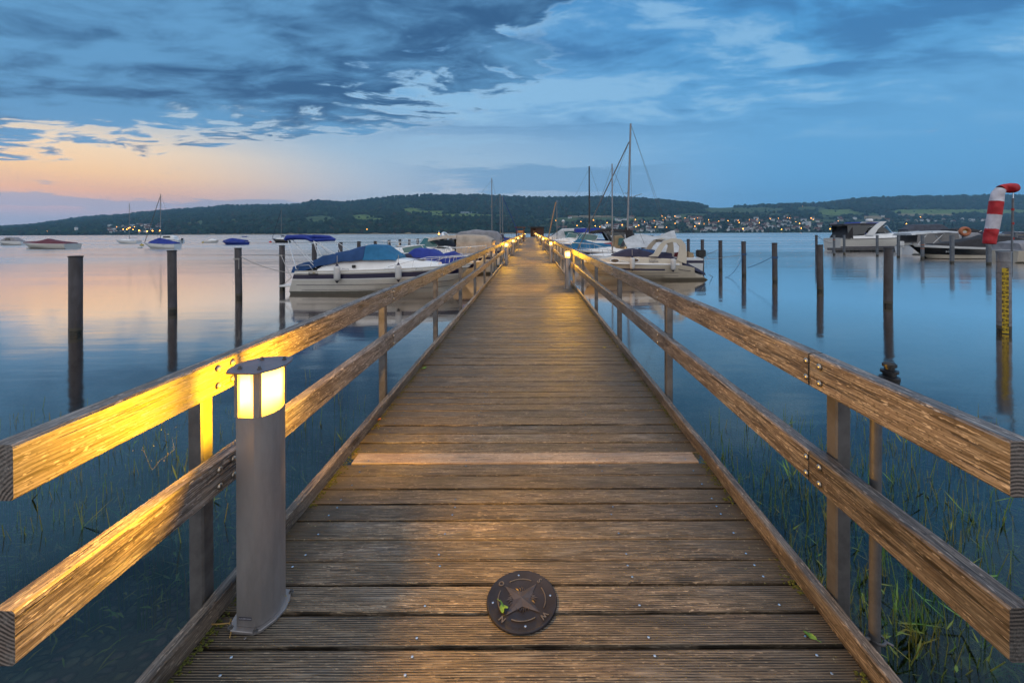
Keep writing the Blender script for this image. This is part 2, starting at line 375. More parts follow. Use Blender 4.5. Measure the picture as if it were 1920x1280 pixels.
def copy_tree(o, parent=None):
    c = o.copy(); col.objects.link(c)
    if parent: c.parent = parent
    for ch in o.children: copy_tree(ch, c)
    return c
def text(s, size, m, parent, mtx, name='lettering', ext=.002, bold=0.0, align='CENTER'):
    cu = bpy.data.curves.new('t', 'FONT'); cu.body = s; cu.size = size; cu.extrude = ext; cu.offset = bold; cu.align_x = align; cu.align_y = 'CENTER'
    cu.resolution_u = 3
    to = bpy.data.objects.new('t', cu); col.objects.link(to)
    dg = bpy.context.evaluated_depsgraph_get(); me = bpy.data.meshes.new_from_object(to.evaluated_get(dg))
    bpy.data.objects.remove(to); bpy.data.curves.remove(cu)
    me.transform(mtx); me.materials.clear(); me.materials.append(m)
    o = bpy.data.objects.new(name, me); col.objects.link(o); o.parent = parent
    return o
PR = -0.0
def pier_rx(): return math.atan(SLOPE)
def deckz(Y): return DECK + SLOPE*Y
ORD = ['first', 'second', 'third', 'fourth', 'fifth', 'sixth', 'seventh', 'eighth', 'ninth', 'tenth', 'eleventh', 'twelfth', 'thirteenth', 'fourteenth']

# ------------------------------------------------------------------ water and lake bed
def water():
    m = bpy.data.materials.new('water'); m.use_nodes = True; g = G(m.node_tree)
    for n in list(g.n): g.n.remove(n)
    pos = g.new('ShaderNodeNewGeometry').outputs['Position']
    X, Y, Z = g.sep(pos)
    dist = g.m('SQRT', g.m('ADD', g.m('MULTIPLY', X, X), g.m('MULTIPLY', Y, Y)))
    w1 = g.noise(g.vm('MULTIPLY', pos, (.55, 1.4, 1)), 1.0, 3, .5)
    w2 = g.noise(g.vm('MULTIPLY', pos, (.035, .22, 1)), 1.0, 5, .6)
    far = g.mr(dist, 18, 60)
    h = g.m('ADD', g.m('MULTIPLY', w1, .005), g.m('MULTIPLY', w2, g.m('ADD', .02, g.m('MULTIPLY', far, .11))))
    nrm = g.bump(h, 1.0, 1.0)
    patch = g.mr(g.noise(g.vm('MULTIPLY', pos, (.006, .05, 1)), 1.0, 4, .6, .3), .40, .62)
    rough = g.m('ADD', g.m('ADD', .085, g.m('MULTIPLY', g.mr(dist, 10, 90), .09)), g.m('MULTIPLY', g.m('MULTIPLY', patch, far), .13))
    gl = g.new('ShaderNodeBsdfGlossy'); gl.inputs['Color'].default_value = (.97, .91, .87, 1)
    g.put(gl.inputs['Roughness'], rough); g.put(gl.inputs['Normal'], nrm)
    tr = g.new('ShaderNodeBsdfTransparent'); tr.inputs['Color'].default_value = (.50, .56, .55, 1)
    fr = g.new('ShaderNodeFresnel'); fr.inputs['IOR'].default_value = 1.34
    mx = g.new('ShaderNodeMixShader'); g.l.new(g.m('SUBTRACT', g.m('MULTIPLY', fr.outputs[0], 2.3), .030, clamp=True), mx.inputs[0]); g.l.new(tr.outputs[0], mx.inputs[1]); g.l.new(gl.outputs[0], mx.inputs[2])
    o = g.new('ShaderNodeOutputMaterial'); g.l.new(mx.outputs[0], o.inputs['Surface'])
    b = MB(); b.add([(-9000, -60, 0), (9000, -60, 0), (9000, 6500, 0), (-9000, 6500, 0)], [(0, 1, 2, 3)])
    tag(b.build('lake_water', m), 'calm lake water with long blurred reflections', 'water', kind='structure')
def bed_z(x, y):
    r = math.hypot(x*.55, y)
    return -(.42 + .16*max(0, r-1.5) + .02*max(0, r-5)**2) if r < 12 else -3.1-(r-12)*.02
def lakebed():
    m = bpy.data.materials.new('lake_bed'); m.use_nodes = True; g = G(m.node_tree); p = g.n['Principled BSDF']
    pos = g.new('ShaderNodeNewGeometry').outputs['Position']
    vo = g.new('ShaderNodeTexVoronoi'); g.put(vo.inputs['Vector'], g.vm('ADD', pos, g.vm('MULTIPLY', g.noise(pos, 3.0, 3, out=1), (.12, .12, 0)))); vo.inputs['Scale'].default_value = 10.0
    vo2 = g.new('ShaderNodeTexVoronoi', feature='DISTANCE_TO_EDGE'); g.put(vo2.inputs['Vector'], g.vm('ADD', pos, g.vm('MULTIPLY', g.noise(pos, 3.0, 3, out=1), (.12, .12, 0)))); vo2.inputs['Scale'].default_value = 10.0
    gap = g.m('MULTIPLY', g.mr(vo.outputs['Distance'], .62, .30), g.mr(vo2.outputs['Distance'], .0, .10))
    stone = g.mix(.35, (.20, .18, .145), g.mix(1.0, (.22, .20, .16), vo.outputs['Color'], 'MULTIPLY'))
    c = g.mix(gap, (.075, .078, .065), stone)
    alg = g.mr(g.noise(pos, 1.7, 6, .65), .40, .62)
    c = g.mix(g.m('MULTIPLY', alg, .75), c, (.040, .062, .045))
    g.put(p.inputs['Base Color'], c); p.inputs['Roughness'].default_value = .9
    g.put(p.inputs['Normal'], g.bump(g.m('ADD', gap, g.noise(pos, 8, 4)), .8, .05))
    b = MB(); xs = [-9000, -400, -60, -25]+[q*.8-16 for q in range(41)]+[25, 60, 400, 9000]; ys = [-60, -10, -4]+[q*.6-2 for q in range(30)]+[20, 30, 60, 400, 6500]
    vs = [(x_, y_, bed_z(x_, y_)+.05*mnoise.noise(Vector((x_*.8, y_*.8, 0)))) for y_ in ys for x_ in xs]; nx = len(xs)
    b.add(vs, [(j*nx+i, j*nx+i+1, (j+1)*nx+i+1, (j+1)*nx+i) for j in range(len(ys)-1) for i in range(nx-1)])
    tag(b.build('lake_bed', m, smooth=60), 'stony weed covered lake bed under shallow water', 'lake bed', kind='structure')
water(); lakebed()

# ------------------------------------------------------------------ far shore
RX = [-900, 0, 60, 130, 180, 235, 270, 310, 380, 420, 500, 562, 580, 595, 620, 645, 696, 740, 800, 900, 960, 1040, 1120, 1160, 1200, 1245, 1290, 1310, 1330, 1350, 1400, 1450, 1500, 1545, 1570, 1600, 1640, 1720, 1800, 1920, 2900]
RY = [436, 429, 425, 414, 408, 406, 400, 397, 392, 388, 387, 386, 380, 379, 380, 382, 376, 371, 368, 368, 371, 372, 372, 372, 373, 377, 382, 384, 389, 390, 388, 385, 384, 383, 378, 375, 372, 370, 369, 368, 372]
UX = [-900, 0, 130, 270, 420, 560, 650, 760, 900, 1000, 1150, 1290, 1330, 1450, 1560, 1750, 1920, 2900]
Y1 = [437, 434, 428, 423, 418, 416, 418, 414, 414, 421, 417, 415, 416, 416, 418, 420, 420, 420]
Y2 = [436.5, 431, 420, 410, 403, 400, 402, 396, 399, 403, 400, 402, 404, 401, 400, 403, 403, 405]
D0X = [-900, 0, 300, 600, 1000, 1500, 2000, 2900]; D0Y = [1500, 1500, 1450, 1400, 1500, 1650, 1700, 1700]
def prof(u):
    y0 = np.interp(u, D0X, D0Y); h = hz(u)
    Ys = [y0, y0+40, y0+420, y0+1050, y0+1900, y0+3000]
    ay = [None, None, np.interp(u, UX, Y1), np.interp(u, UX, Y2), np.interp(u, RX, RY)]
    Z = [-1.0, 3.5] + [HC+(h-ay[i])*Ys[i]/F for i in (2, 3, 4)]
    Z.append(Z[-1]*.6)
    return Ys, Z
FIELDS = [(800, 398, 40, 3.0, 0), (770, 394, 18, 3.5, 0), (860, 404, 60, 3, 0), (915, 405, 40, 2.2, 0), (700, 412, 36, 2.5, 0), (602, 411, 34, 5, 1), (680, 406, 24, 3, 0), (872, 398.5, 32, 1.4, 3),
          (960, 407, 26, 1.5, 0), (375, 418, 8, 5, 1), (438, 414, 8, 3.5, 1), (355, 420, 7, 3, 1), (560, 417, 20, 2, 1), (1350, 394, 34, 4.5, 1), (1420, 394, 60, 4.5, 1), (1385, 399, 30, 2.5, 2), (1520, 391, 30, 3, 1), (1300, 404, 40, 3, 1),
          (1570, 398, 40, 5, 0), (1600, 402, 60, 2.4, 1), (1640, 408, 24, 3, 2), (1735, 403, 60, 2.4, 2), (1760, 397, 90, 4, 0), (1880, 397, 60, 4, 0), (1550, 406, 30, 2, 1), (1110, 406, 42, 1.8, 2), (1060, 411, 30, 3, 1), (1160, 411, 60, 3.5, 1), (1460, 403, 50, 2.5, 1), (1540, 414, 30, 2.5, 1), (1240, 409, 60, 2.2, 1)]
def cover(u, v):
    "0 forest, 1.. field kinds; 9 village"
    for fx, fy, rx_, ry_, k in FIELDS:
        n = .8*mnoise.noise(Vector((u*.05, v*.3, fx)))
        if abs((u-fx)/rx_)**2.6+abs((v-fy)/(ry_*1.12))**2.6 < 1+n: return 1+k
    if 1000 < u < 1700 and v > 410: return 9
    if 1700 <= u < 1850 and 410 < v < 420: return 9
    if 190 < u < 310 and v > 418: return 9
    return 0
def terr_z(u, Y):
    Ys, Z = prof(u); t = float(np.interp(Y, Ys, Z))
    k = min(1, max(0, (Y-Ys[1])/300))
    return t + k*(9*mnoise.noise(Vector((u*.012, Y*.004, 1)))+5*mnoise.noise(Vector((u*.04, Y*.012, 5))))*(1 if Y < Ys[3] else .35)
def xworld(u, Y): return (u-CX)*Y/F
def vis_y(u, Y, Z): return hz(u) + (HC-Z)*F/Y
def ground_at(u, v):
    y0 = float(np.interp(u, D0X, D0Y)); best = None; top = 1e9
    for i in range(160):
        Y = y0+8+i*13
        a = vis_y(u, Y, terr_z(u, Y))
        if a < top: top = a
        if a <= v: return Vector((xworld(u, Y), Y, terr_z(u, Y)))
    Y = y0+1850; return Vector((xworld(u, Y), Y, terr_z(u, Y)))
def terrain():
    us = list(np.arange(-900, 2901, 10.0)); rows = 74
    vs = []; cols = []
    pal = {0: (.010, .024, .020), 1: (.12, .18, .05), 2: (.065, .10, .042), 3: (.24, .19, .12), 4: (.16, .19, .22), 9: (.040, .058, .030)}
    for u in us:
        Ys, Z = prof(u); y0 = Ys[0]
        for j in range(rows):
            t = j/(rows-1); Y = y0 + 3000*t**1.35
            z_ = terr_z(u, Y) if Y > y0+4 else -1.0
            vs.append((xworld(u, Y), Y, z_)); c = cover(u, vis_y(u, Y, z_))
            if c == 0 and Y < y0+60 and 320 < u < 1050: c = 3
            cols += [*pal[c], 1]
    nr = rows; fs = [(i*nr+j, (i+1)*nr+j, (i+1)*nr+j+1, i*nr+j+1) for i in range(len(us)-1) for j in range(nr-1)]
    me = bpy.data.meshes.new('far_hills'); me.from_pydata(vs, [], fs); me.update()
    ca = me.color_attributes.new('land', 'FLOAT_COLOR', 'POINT'); ca.data.foreach_set('color', cols)
    me.polygons.foreach_set('use_smooth', [True]*len(me.polygons))
    m = bpy.data.materials.new('land'); m.use_nodes = True; g = G(m.node_tree); p = g.n['Principled BSDF']
    c = g.new('ShaderNodeAttribute', attribute_name='land').outputs['Color']
    pos = g.new('ShaderNodeNewGeometry').outputs['Position']
    f = g.mr(g.noise(pos, .02, 6, .65), .3, .7, .55, 1.35)
    g.put(p.inputs['Base Color'], g.vm('MULTIPLY', c, g.comb(f, f, f))); p.inputs['Roughness'].default_value = 1; p.inputs['Specular IOR Level'].default_value = .1
    me.materials.append(m)
    o = bpy.data.objects.new('far_hills', me); col.objects.link(o)
    tag(o, 'wooded hills with green fields across the lake', 'hills', kind='structure')
terrain()
def forest():
    # icosahedron crowns, each squashed and jittered
    t = (1+5**.5)/2
    iv = np.array([(-1, t, 0), (1, t, 0), (-1, -t, 0), (1, -t, 0), (0, -1, t), (0, 1, t), (0, -1, -t), (0, 1, -t), (t, 0, -1), (t, 0, 1), (-t, 0, -1), (-t, 0, 1)])/math.hypot(1, t)
    iF = np.array([(0, 11, 5), (0, 5, 1), (0, 1, 7), (0, 7, 10), (0, 10, 11), (1, 5, 9), (5, 11, 4), (11, 10, 2), (10, 7, 6), (7, 1, 8), (3, 9, 4), (3, 4, 2), (3, 2, 6), (3, 6, 8), (3, 8, 9), (4, 9, 5), (2, 4, 11), (6, 2, 10), (8, 6, 7), (9, 8, 1)])
    P = []; S = []; C = []
    N = 42000; k = 0
    while k < N:
        u = random.uniform(-60, 1990) ; t_ = random.random(); y0 = float(np.interp(u, D0X, D0Y))
        Y = y0 + 14 + 1900*t_**1.25
        z_ = terr_z(u, Y); v = vis_y(u, Y, z_); c = cover(u, v); k += 1
        if c == 0 and 1 <= cover(u, v-3.2) <= 4 and random.random() > .25: continue
        if 1 <= c <= 4 and random.random() > .012: continue
        if c == 9 and random.random() > .22: continue
        if Y < y0+34 and 320 < u < 1050: continue
        s = random.uniform(6.5, 13)*(1 if c == 0 else .65)*(.8+.4*(Y-y0)/1900)
        P.append((xworld(u, Y), Y, z_+s*.55)); S.append((s, s, s*random.uniform(.9, 1.35)))
        n = mnoise.noise(Vector((P[-1][0]*.008, Y*.008, 0)))
        b = random.uniform(.45, 1.5)*(1+.6*n); w = random.random()
        base = np.array((.012, .030, .024)) if w < .6 else (np.array((.022, .040, .020)) if w < .9 else np.array((.034, .028, .020)))
        C.append((*(base*b), 1))
    P = np.array(P); S = np.array(S); n = len(P)
    Vv = iv[None]*S[:, None]*(1+rng.uniform(-.25, .25, (n, 12, 1))) + P[:, None]
    Ff = iF[None]+(np.arange(n)*12)[:, None, None]
    me = bpy.data.meshes.new('far_forest'); me.vertices.add(n*12); me.vertices.foreach_set('co', Vv.reshape(-1).astype(np.float32))
    nf = n*20; me.loops.add(nf*3); me.polygons.add(nf)
    me.loops.foreach_set('vertex_index', Ff.reshape(-1).astype(np.int32))
    me.polygons.foreach_set('loop_start', np.arange(0, nf*3, 3, dtype=np.int32))
    me.update(calc_edges=True)
    ca = me.color_attributes.new('leaf', 'FLOAT_COLOR', 'POINT'); ca.data.foreach_set('color', np.repeat(np.array(C), 12, axis=0).reshape(-1))
    m = bpy.data.materials.new('forest_leaves'); m.use_nodes = True; g = G(m.node_tree); p = g.n['Principled BSDF']
    g.put(p.inputs['Base Color'], g.new('ShaderNodeAttribute', attribute_name='leaf').outputs['Color']); p.inputs['Roughness'].default_value = 1; p.inputs['Specular IOR Level'].default_value = .05
    me.materials.append(m); o = bpy.data.objects.new('far_forest', me); col.objects.link(o)
    tag(o, 'dark mixed forest covering the hills across the lake', 'forest', kind='stuff')
forest()

# houses on the far shore
def house_proto(name, label, w, d_, h, rh, wall, roof):
    t = thing(name, label, 'house')
    b = MB(); b.box((0, 0, h/2-2), (w, d_, h+4))
    b.add([(-w/2, -d_/2, h), (-w/2, d_/2, h), (-w/2, 0, h+rh), (w/2, -d_/2, h), (w/2, d_/2, h), (w/2, 0, h+rh)], [(0, 1, 2), (3, 5, 4), (0, 2, 5, 3), (1, 4, 5, 2), (0, 3, 4, 1)])
    b.build('wall', wall, t)
    b = MB(); e = .8
    for s in (-1, 1):
        sl = rh/(d_/2)
        y1, y0 = s*(d_/2+e), 0
        b.add([(-w/2-e, y1, h-e*sl+.25), (w/2+e, y1, h-e*sl+.25), (w/2+e, 0, h+rh+.25), (-w/2-e, 0, h+rh+.25), (-w/2-e, y1, h-e*sl+.7), (w/2+e, y1, h-e*sl+.7), (w/2+e, 0, h+rh+.7), (-w/2-e, 0, h+rh+.7)],
              [(0, 1, 2, 3), (4, 7, 6, 5), (0, 4, 5, 1), (1, 5, 6, 2), (2, 6, 7, 3), (3, 7, 4, 0)])
    b.build('roof', roof, t)
    for i in (-1, 0, 1):
        for lv in (1.2, 4.0):
            if lv+1.5 > h: continue
            MB().box((i*w*.28, -d_/2-.05, lv+.7), (1.3, .16, 1.4)).build('window', HWIN, t)
    return t
HG = 'houses of the town on the far shore'
protos = [house_proto('house', 'white walled house with brown tiled gable roof among the far shore town', 12, 10, 6.2, 4.2, HWALL, HROOF),
          house_proto('house', 'cream house with brown tiled gable roof among the far shore town', 14, 10, 5.6, 4.6, HWALLC, HROOF),
          house_proto('house', 'white house with low grey roof among the far shore town', 16, 10, 6.8, 2.4, HWALL, HROOFG)]
used = [False]*3
def place_house(u, v, sc_=1, lab=None, grp=HG, k=None):
    k = random.choices([0, 1, 2], [5, 3, 3])[0] if k is None else k
    pr = protos[k]
    if not used[k] and lab is None: o = pr; used[k] = True
    else: o = copy_tree(pr)
    o.location = ground_at(u, v); o.rotation_euler = (0, 0, random.uniform(-.9, .9)); o.scale = (sc_,)*3
    if lab: o['label'] = lab
    o['group'] = grp
    return o
for i in range(128):
    u = random.triangular(1010, 1620, 1330) if i > 24 else random.uniform(1400, 1660)
    v = random.uniform(407, 434.5) if u > 1200 else random.uniform(409, 432)
    place_house(u, v, random.uniform(1.0, 1.5))
for i in range(14): place_house(random.uniform(1180, 1580), 435.2, random.uniform(1., 1.4))
LG = 'houses of the village at the foot of the left hills'
for i in range(30):
    u = random.uniform(200, 305); v = random.uniform(422, 438)
    o = place_house(u, v, random.uniform(.75, 1.15), grp=LG); o['label'] = ['white walled house with brown roof in the village below the left hills', 'cream house with brown roof in the village below the left hills', 'white house with grey roof in the village below the left hills'][protos.index(next(p for p in protos if p.children[0].data == o.children[0].data))]
for i in range(16): 
    u = random.uniform(1650, 1850); o = place_house(u, random.uniform(412, 419), random.uniform(.9, 1.4), grp='houses above the poplars on the far right shore'); kk = next(i for i, p in enumerate(protos) if p.children[0].data == o.children[0].data)
    o['label'] = ['white house with brown roof above the poplars on the right shore', 'cream house with brown roof above the poplars on the right shore', 'white house with grey roof above the poplars on the right shore'][kk]
def block(name, label, u, v, w, d_, h, nx, ny, rz=0):
    p = ground_at(u, v); t = thing(name, label, 'building', p, rz)
    MB().box((0, 0, h/2-3), (w, d_, h+6)).build('wall', HWALL, t)
    MB().box((0, 0, h+.4), (w+1, d_+1, .8)).build('roof', HROOFG, t)
    for j in range(ny):
        for i in range(nx):
            MB().box((-w/2+(i+.5)*w/nx, -d_/2-.06, (j+.5)*h/ny), (w/nx*.5, .16, h/ny*.45)).build('window', HWIN, t)
block('apartment_block', 'long white apartment block low on the far town waterfront', 1400, 434.5, 46, 14, 15, 8, 4)
block('apartment_block', 'smaller white block right beside the long one on the far waterfront', 1424, 435, 26, 12, 9, 5, 3)
block('apartment_tower', 'pale narrow tower block standing above the town houses', 1516, 425, 14, 14, 24, 3, 7)
block('boathouse', 'wide flat white building behind the trees on the right shore', 1809, 424, 60, 14, 12, 10, 2)
def tower():
    p = ground_at(143, 438); t = thing('church_tower', 'white square tower on the left shore with pointed roof', 'tower', p)
    MB().box((0, 0, 10), (7, 7, 26)).build('wall', HWALL, t)
    MB().lathe([(5.4, 23), (.1, 31)], n=4).build('roof', HROOFG, t)
tower()
# poplars on the right shore
def poplar():
    t = thing('poplar_tree', 'tall narrow dark poplar in the row on the right shore', 'tree', group='poplars on the right shore')
    MB().tube([(0, 0, -2), (0, 0, 6), (0, 0, 24)], [.7, .5, .15], 6).build('trunk', BARK, t)
    b = MB()
    for k in range(420):
        h = random.random()**.8; zz = 3+h*29; rr = 3.3*math.sin(min(1, (h*.92+.10))*math.pi)**.6*random.uniform(.2, 1); a = random.uniform(0, 6.28)
        c = Vector((rr*math.cos(a), rr*math.sin(a), zz)); s = random.uniform(.5, 1.1)
        q = Matrix.Rotation(random.uniform(0, 6.28), 3, 'Z') @ Matrix.Rotation(random.uniform(-1, 1), 3, 'X')
        b.add([c+q@Vector(v_)*s for v_ in ((-1, 0, -1), (1, 0, -1), (.6, .1, 1.4), (-.6, 0, 1.2))], [(0, 1, 2, 3)])
    b.build('crown', POP, t)
    return t
pp = poplar(); first = True
for i, u in enumerate([1660, 1667, 1674, 1683, 1690, 1697, 1706, 1716, 1729, 1736, 1755, 1763, 1770, 1778, 1786, 1794, 1865, 1880]):
    o = pp if first else copy_tree(pp); first = False
    o.location = ground_at(u, 432); s = random.uniform(.8, 1.15); o.scale = (s*1.3, s*1.3, s); o.rotation_euler.z = random.uniform(0, 6)
# street lamps of the far shore (lit)
def far_lamp():
    t = thing('street_lamp', 'lit orange street lamp among the houses on the far shore', 'street lamp', group='lit street lamps of the far shore')
    MB().tube([(0, 0, -1), (0, 0, 7)], .12, 6).build('pole', STEEL, t)
    MB().lathe([(.2, 6.6), (1.0, 7.0), (1.15, 7.7), (.9, 8.5), (.2, 8.8)], n=8).build('lamp_head', GLOWF, t)
    return t
LP = [(3, 437), (12, 428), (42, 426), (44, 438), (51, 439.5), (68, 440), (89, 440), (107, 440), (143, 440), (65, 435), (209, 426), (219, 427), (231, 432), (237.5, 432), (241, 429.5), (244, 428), (249.5, 432), (252, 427), (264.5, 422),
      (261, 437), (276, 437), (286, 437), (299, 420), (299.5, 437), (364, 437.5), (634, 434.5), (688, 435), (366, 436)]
LP += [(1180+a/5.05, 340+b/5.05) for a, b in [(58, 370), (145, 388), (235, 376), (90, 422), (62, 440), (247, 440), (320, 376), (352, 440), (310, 332), (343, 348), (370, 330), (432, 334), (465, 376), (433, 404), (450, 352), (530, 352), (615, 362), (648, 349), (662, 405), (708, 408), (620, 434), (750, 366), (848, 382), (755, 393), (935, 378), (1030, 373), (1040, 395), (1010, 466), (1078, 466), (1135, 367), (1153, 395), (1210, 364), (1232, 397), (1310, 395), (1333, 357), (1412, 352), (1440, 466), (1498, 345), (1530, 343), (1516, 352), (1577, 388), (1612, 408), (1628, 455), (1660, 386), (1722, 355), (1742, 365), (1900, 457), (1637, 232), (800, 392), (825, 392)]]
LP += [(1540+a/8.727, 400+b/8.727) for a, b in [(145, 262), (257, 225), (300, 203), (222, 143), (275, 130), (770, 190), (1595, 50), (1622, 68), (1532, 112), (1330, 268), (1460, 268), (1615, 258), (1393, 185), (2170, 260)]]
LP += [(1000+a/10.667, 400+b/10.667) for a, b in [(450, 150), (953, 175), (1205, 150), (875, 262), (928, 318), (1240, 270), (1330, 292), (1475, 207), (1525, 292), (1665, 288), (1780, 250), (1430, 318), (1190, 395)]]
fl = far_lamp()
for i, (u, v) in enumerate(LP):
    o = fl if i == 0 else copy_tree(fl)
    p = ground_at(u, min(v+2.5, hz(u)-.8)); o.location = p
    s = random.uniform(.75, 1.25)*(1.3 if v > 431 else 1); o.scale = (s, s, max(s, 1))
    if u < 320: o['label'] = 'lit orange street lamp in the village under the left hills'; o['group'] = 'lit street lamps under the left hills'
    elif u < 700: o['label'] = 'lit lamp on the wooded shore under the middle hills'; o['group'] = 'lit lamps on the wooded middle shore'

# ------------------------------------------------------------------ haze over the lake
def haze():
    b = MB(); b.box((0, 2900, 205), (9600, 5900, 620))
    m = bpy.data.materials.new('haze'); m.use_nodes = True; g = G(m.node_tree)
    for n in list(g.n): g.n.remove(n)
    pv_ = g.new('ShaderNodeVolumePrincipled'); pv_.inputs['Color'].default_value = (.36, .70, 1, 1); pv_.inputs['Density'].default_value = HAZE; pv_.inputs['Anisotropy'].default_value = .1
    o = g.new('ShaderNodeOutputMaterial'); g.l.new(pv_.outputs[0], o.inputs['Volume'])
    tag(b.build('haze', m), 'thin blue evening haze over the lake', 'haze', kind='stuff')
HAZE = 1.1e-4
haze()

# ------------------------------------------------------------------ pier
XL, XR = -1.216, 1.123
PY0, PY1 = -3.0, 94.0
RXP = pier_rx()
pier = thing('wooden_pier', 'long boardwalk pier of weathered planks leading out over the lake', 'pier', (0, 0, DECK), 0, rx=RXP)
BP = .1305; YB = 1.4915-BP*34      # plank pitch, first joint
def board(b, y0, y1, x0=XL-.02, x1=XR+.02, th=.045):
    b.cur = random.random()
    dz = random.uniform(-.0025, .0025); tl = random.uniform(-.002, .002); n = 12; rs = []
    for i in range(n+1):
        xx = x0+(x1-x0)*i/n; w = .0016*mnoise.noise(Vector((xx*2, y0*9, 0))); w2 = .0016*mnoise.noise(Vector((xx*2, y0*9+50, 0)))
        z = dz+tl*(i/n-.5)*2
        e = .004
        rs.append([Vector((xx, y0+w, z-th)), Vector((xx, y0+w, z-e)), Vector((xx, y0+w+e, z)), Vector((xx, y1+w2-e, z)), Vector((xx, y1+w2, z-e)), Vector((xx, y1+w2, z-th))])
    b.rings(rs)
near = MB(); k = 0; yy = YB
pal = MB(); rows = []
while yy < PY1:
    gap = random.uniform(.009, .015); y0, y1 = yy, yy+BP-gap
    if abs((y0+y1)/2-(1158/(864-431.5))) < BP/2: board(pal, y0, y1, XL+.05, XR-.04); 
    else: board(near, y0, y1)
    rows.append((y0+y1)/2); yy += BP
near.build('decking', DK, pier, smooth=30)
tag(pal.build('pale_plank', DKP, pier, smooth=30), 'one paler replacement plank across the walkway')
kb = MB()
for x0, x1 in ((XL-.045, XL), (XR, XR+.045)):
    ys = PY0
    while ys < PY1:
        kb.cur = random.random(); L = min(4.05, PY1-ys); n = 14; rs = []
        for i in range(n+1):
            y_ = ys+(L-.006)*i/n; w = .003*mnoise.noise(Vector((x0, y_*1.7, 3)))
            rs.append([Vector((x0+w, y_, .002)), Vector((x0+w, y_, .073)), Vector((x0+w+.005, y_, .079)), Vector((x1+w-.005, y_, .079)), Vector((x1+w, y_, .073)), Vector((x1+w, y_, .002))])
        b = MB(); b.cur = kb.cur; b.rings(rs); b.build('kerb', KW, pier, smooth=30); ys += L
b = MB()
for x_ in (XL+.1, -.42, .42, XR-.1): b.box((x_, (PY0+PY1)/2, -.15), (.10, PY1-PY0, .2))
b.build('joist', STEEL, pier)
for i in range(12):
    y_ = 3.2+i*8
    for x_ in (XL+.25, XR-.25):
        MB().tube([(x_, y_, -4.2), (x_, y_, -.25)], .10, 12).build('support_pile', PILE, pier, smooth=40)
    MB().box(((XL+XR)/2, y_, -.32), (2.3, .14, .14)).build('cross_beam', STEEL, pier)
# screws
sm = MB(); sm.lathe([(.0042, .0022), (.0046, .0034), (.0018, .0036)], n=10); s0 = sm.build('screw', SCREW, pier, smooth=40); nscr = 0
rest = MB()
for r_, y_ in enumerate(rows):
    if y_ < 1.25: continue
    for x_ in (-1.06, -.42, .43, 1.0):
        for dy in ((-.035,) if r_ % 3 else (.03, -.03)):
            p = Vector((x_+random.uniform(-.012, .012), y_+dy, 0))
            if random.random() < .12: continue
            if nscr < 98:
                o = s0 if nscr == 0 else s0.copy()
                if nscr: col.objects.link(o); o.parent = pier
                o.location = p; nscr += 1
            elif y_ < 14: rest.lathe([(.0050, .0022), (.0052, .0036), (.001, .0038)], p, 6)
tag(rest.build('screws', SCREW, pier), kind='stuff')
# moss along the kerbs
b = MB()
MOSS = mat('moss', (.10, .115, .012), .95, var=.8, vscale=60, dark=(.035, .035, .012))
for k in range(3800):
    y_ = 1.1+11*random.random()**1.6; side = random.choice((0, 1))
    if mnoise.noise(Vector((y_*2.2, side*9, 0))) < -.08: continue
    off = abs(random.gauss(0, .022)); x_ = XL+off if side == 0 else XR-off
    s = random.uniform(.002, .007); b.lathe([(s, .001), (s*.8, s*.55), (.0003, s*.8)], (x_, y_, 0), 5)
tag(b.build('moss', MOSS, pier), kind='stuff')

# railings
RZ = [(1.005, .876), (.615, .490)]     # top / bottom of the two rails
def rail_part(root, xin, sgn, y0, y1, zt, zb, th=.062):
    b = MB(); b.cur = random.random(); n = max(4, int((y1-y0)*5)); rs = []
    sd = random.random()*50
    for i in range(n+1):
        y_ = y0+(y1-y0)*i/n; w = .004*mnoise.noise(Vector((sd, y_*1.3, 0))); dz = .004*mnoise.noise(Vector((sd+9, y_*1.1, 0)))
        xi, xo = xin+w, xin+sgn*th+w; e = .006*sgn
        rs.append([Vector((xi, y_, zb+.006+dz)), Vector((xi, y_, zt-.006+dz)), Vector((xi+e, y_, zt+dz)), Vector((xo-e, y_, zt+dz)), Vector((xo, y_, zt-.006+dz)), Vector((xo, y_, zb+.006+dz)), Vector((xo-e, y_, zb+dz)), Vector((xi+e, y_, zb+dz))])
    b.rings(rs); return b.build('rail', RW, root, smooth=30)
bolt0 = None
def railing(side, label):
    global bolt0
    s = -1 if side == 'l' else 1
    xin = -1.205 if side == 'l' else 1.112
    root = thing('railing', label, 'railing', (0, 0, DECK), 0, rx=RXP, group='railings of the pier')
    yj = [.963, 3.60] if side == 'l' else [.963, 1.655]
    while yj[-1] < PY1: yj.append(min(yj[-1]+(4.0 if len(yj) > 2 or side == 'l' else 3.98), PY1))
    for a, b_ in zip(yj[:-1], yj[1:]):
        for zt, zb in RZ: rail_part(root, xin, s, a+(0 if a < 1 else .004), b_-.004, zt+random.uniform(-.004, .004), zb)
    py = 1.62; i = 0
    while py < PY1:
        xc = xin+s*(.062+.031)
        MB().box((xc, py, .30), (.058, .058, 1.30)).build('post', STEEL, root, bevel=.006)
        if i < 7:
            for zt, zb in RZ:
                for dy in ((-.03, .045) if i % 2 == 0 else (0,)):
                    for dz in (.032, -.032):
                        if bolt0 is None:
                            bb = MB(); bb.lathe([(.0125, 0), (.0125, .002), (.0095, .0065), (.004, .0085), (.0006, .009)], n=12)
                            o = bolt0 = bb.build('bolt', BOLT, root, smooth=60)
                        else:
                            o = bolt0.copy(); col.objects.link(o); o.parent = root
                        o.location = (xin-s*.003, py+dy, (zt+zb)/2+dz); o.rotation_euler = (0, -s*math.pi/2, 0)
        py += 1.99; i += 1
    return root
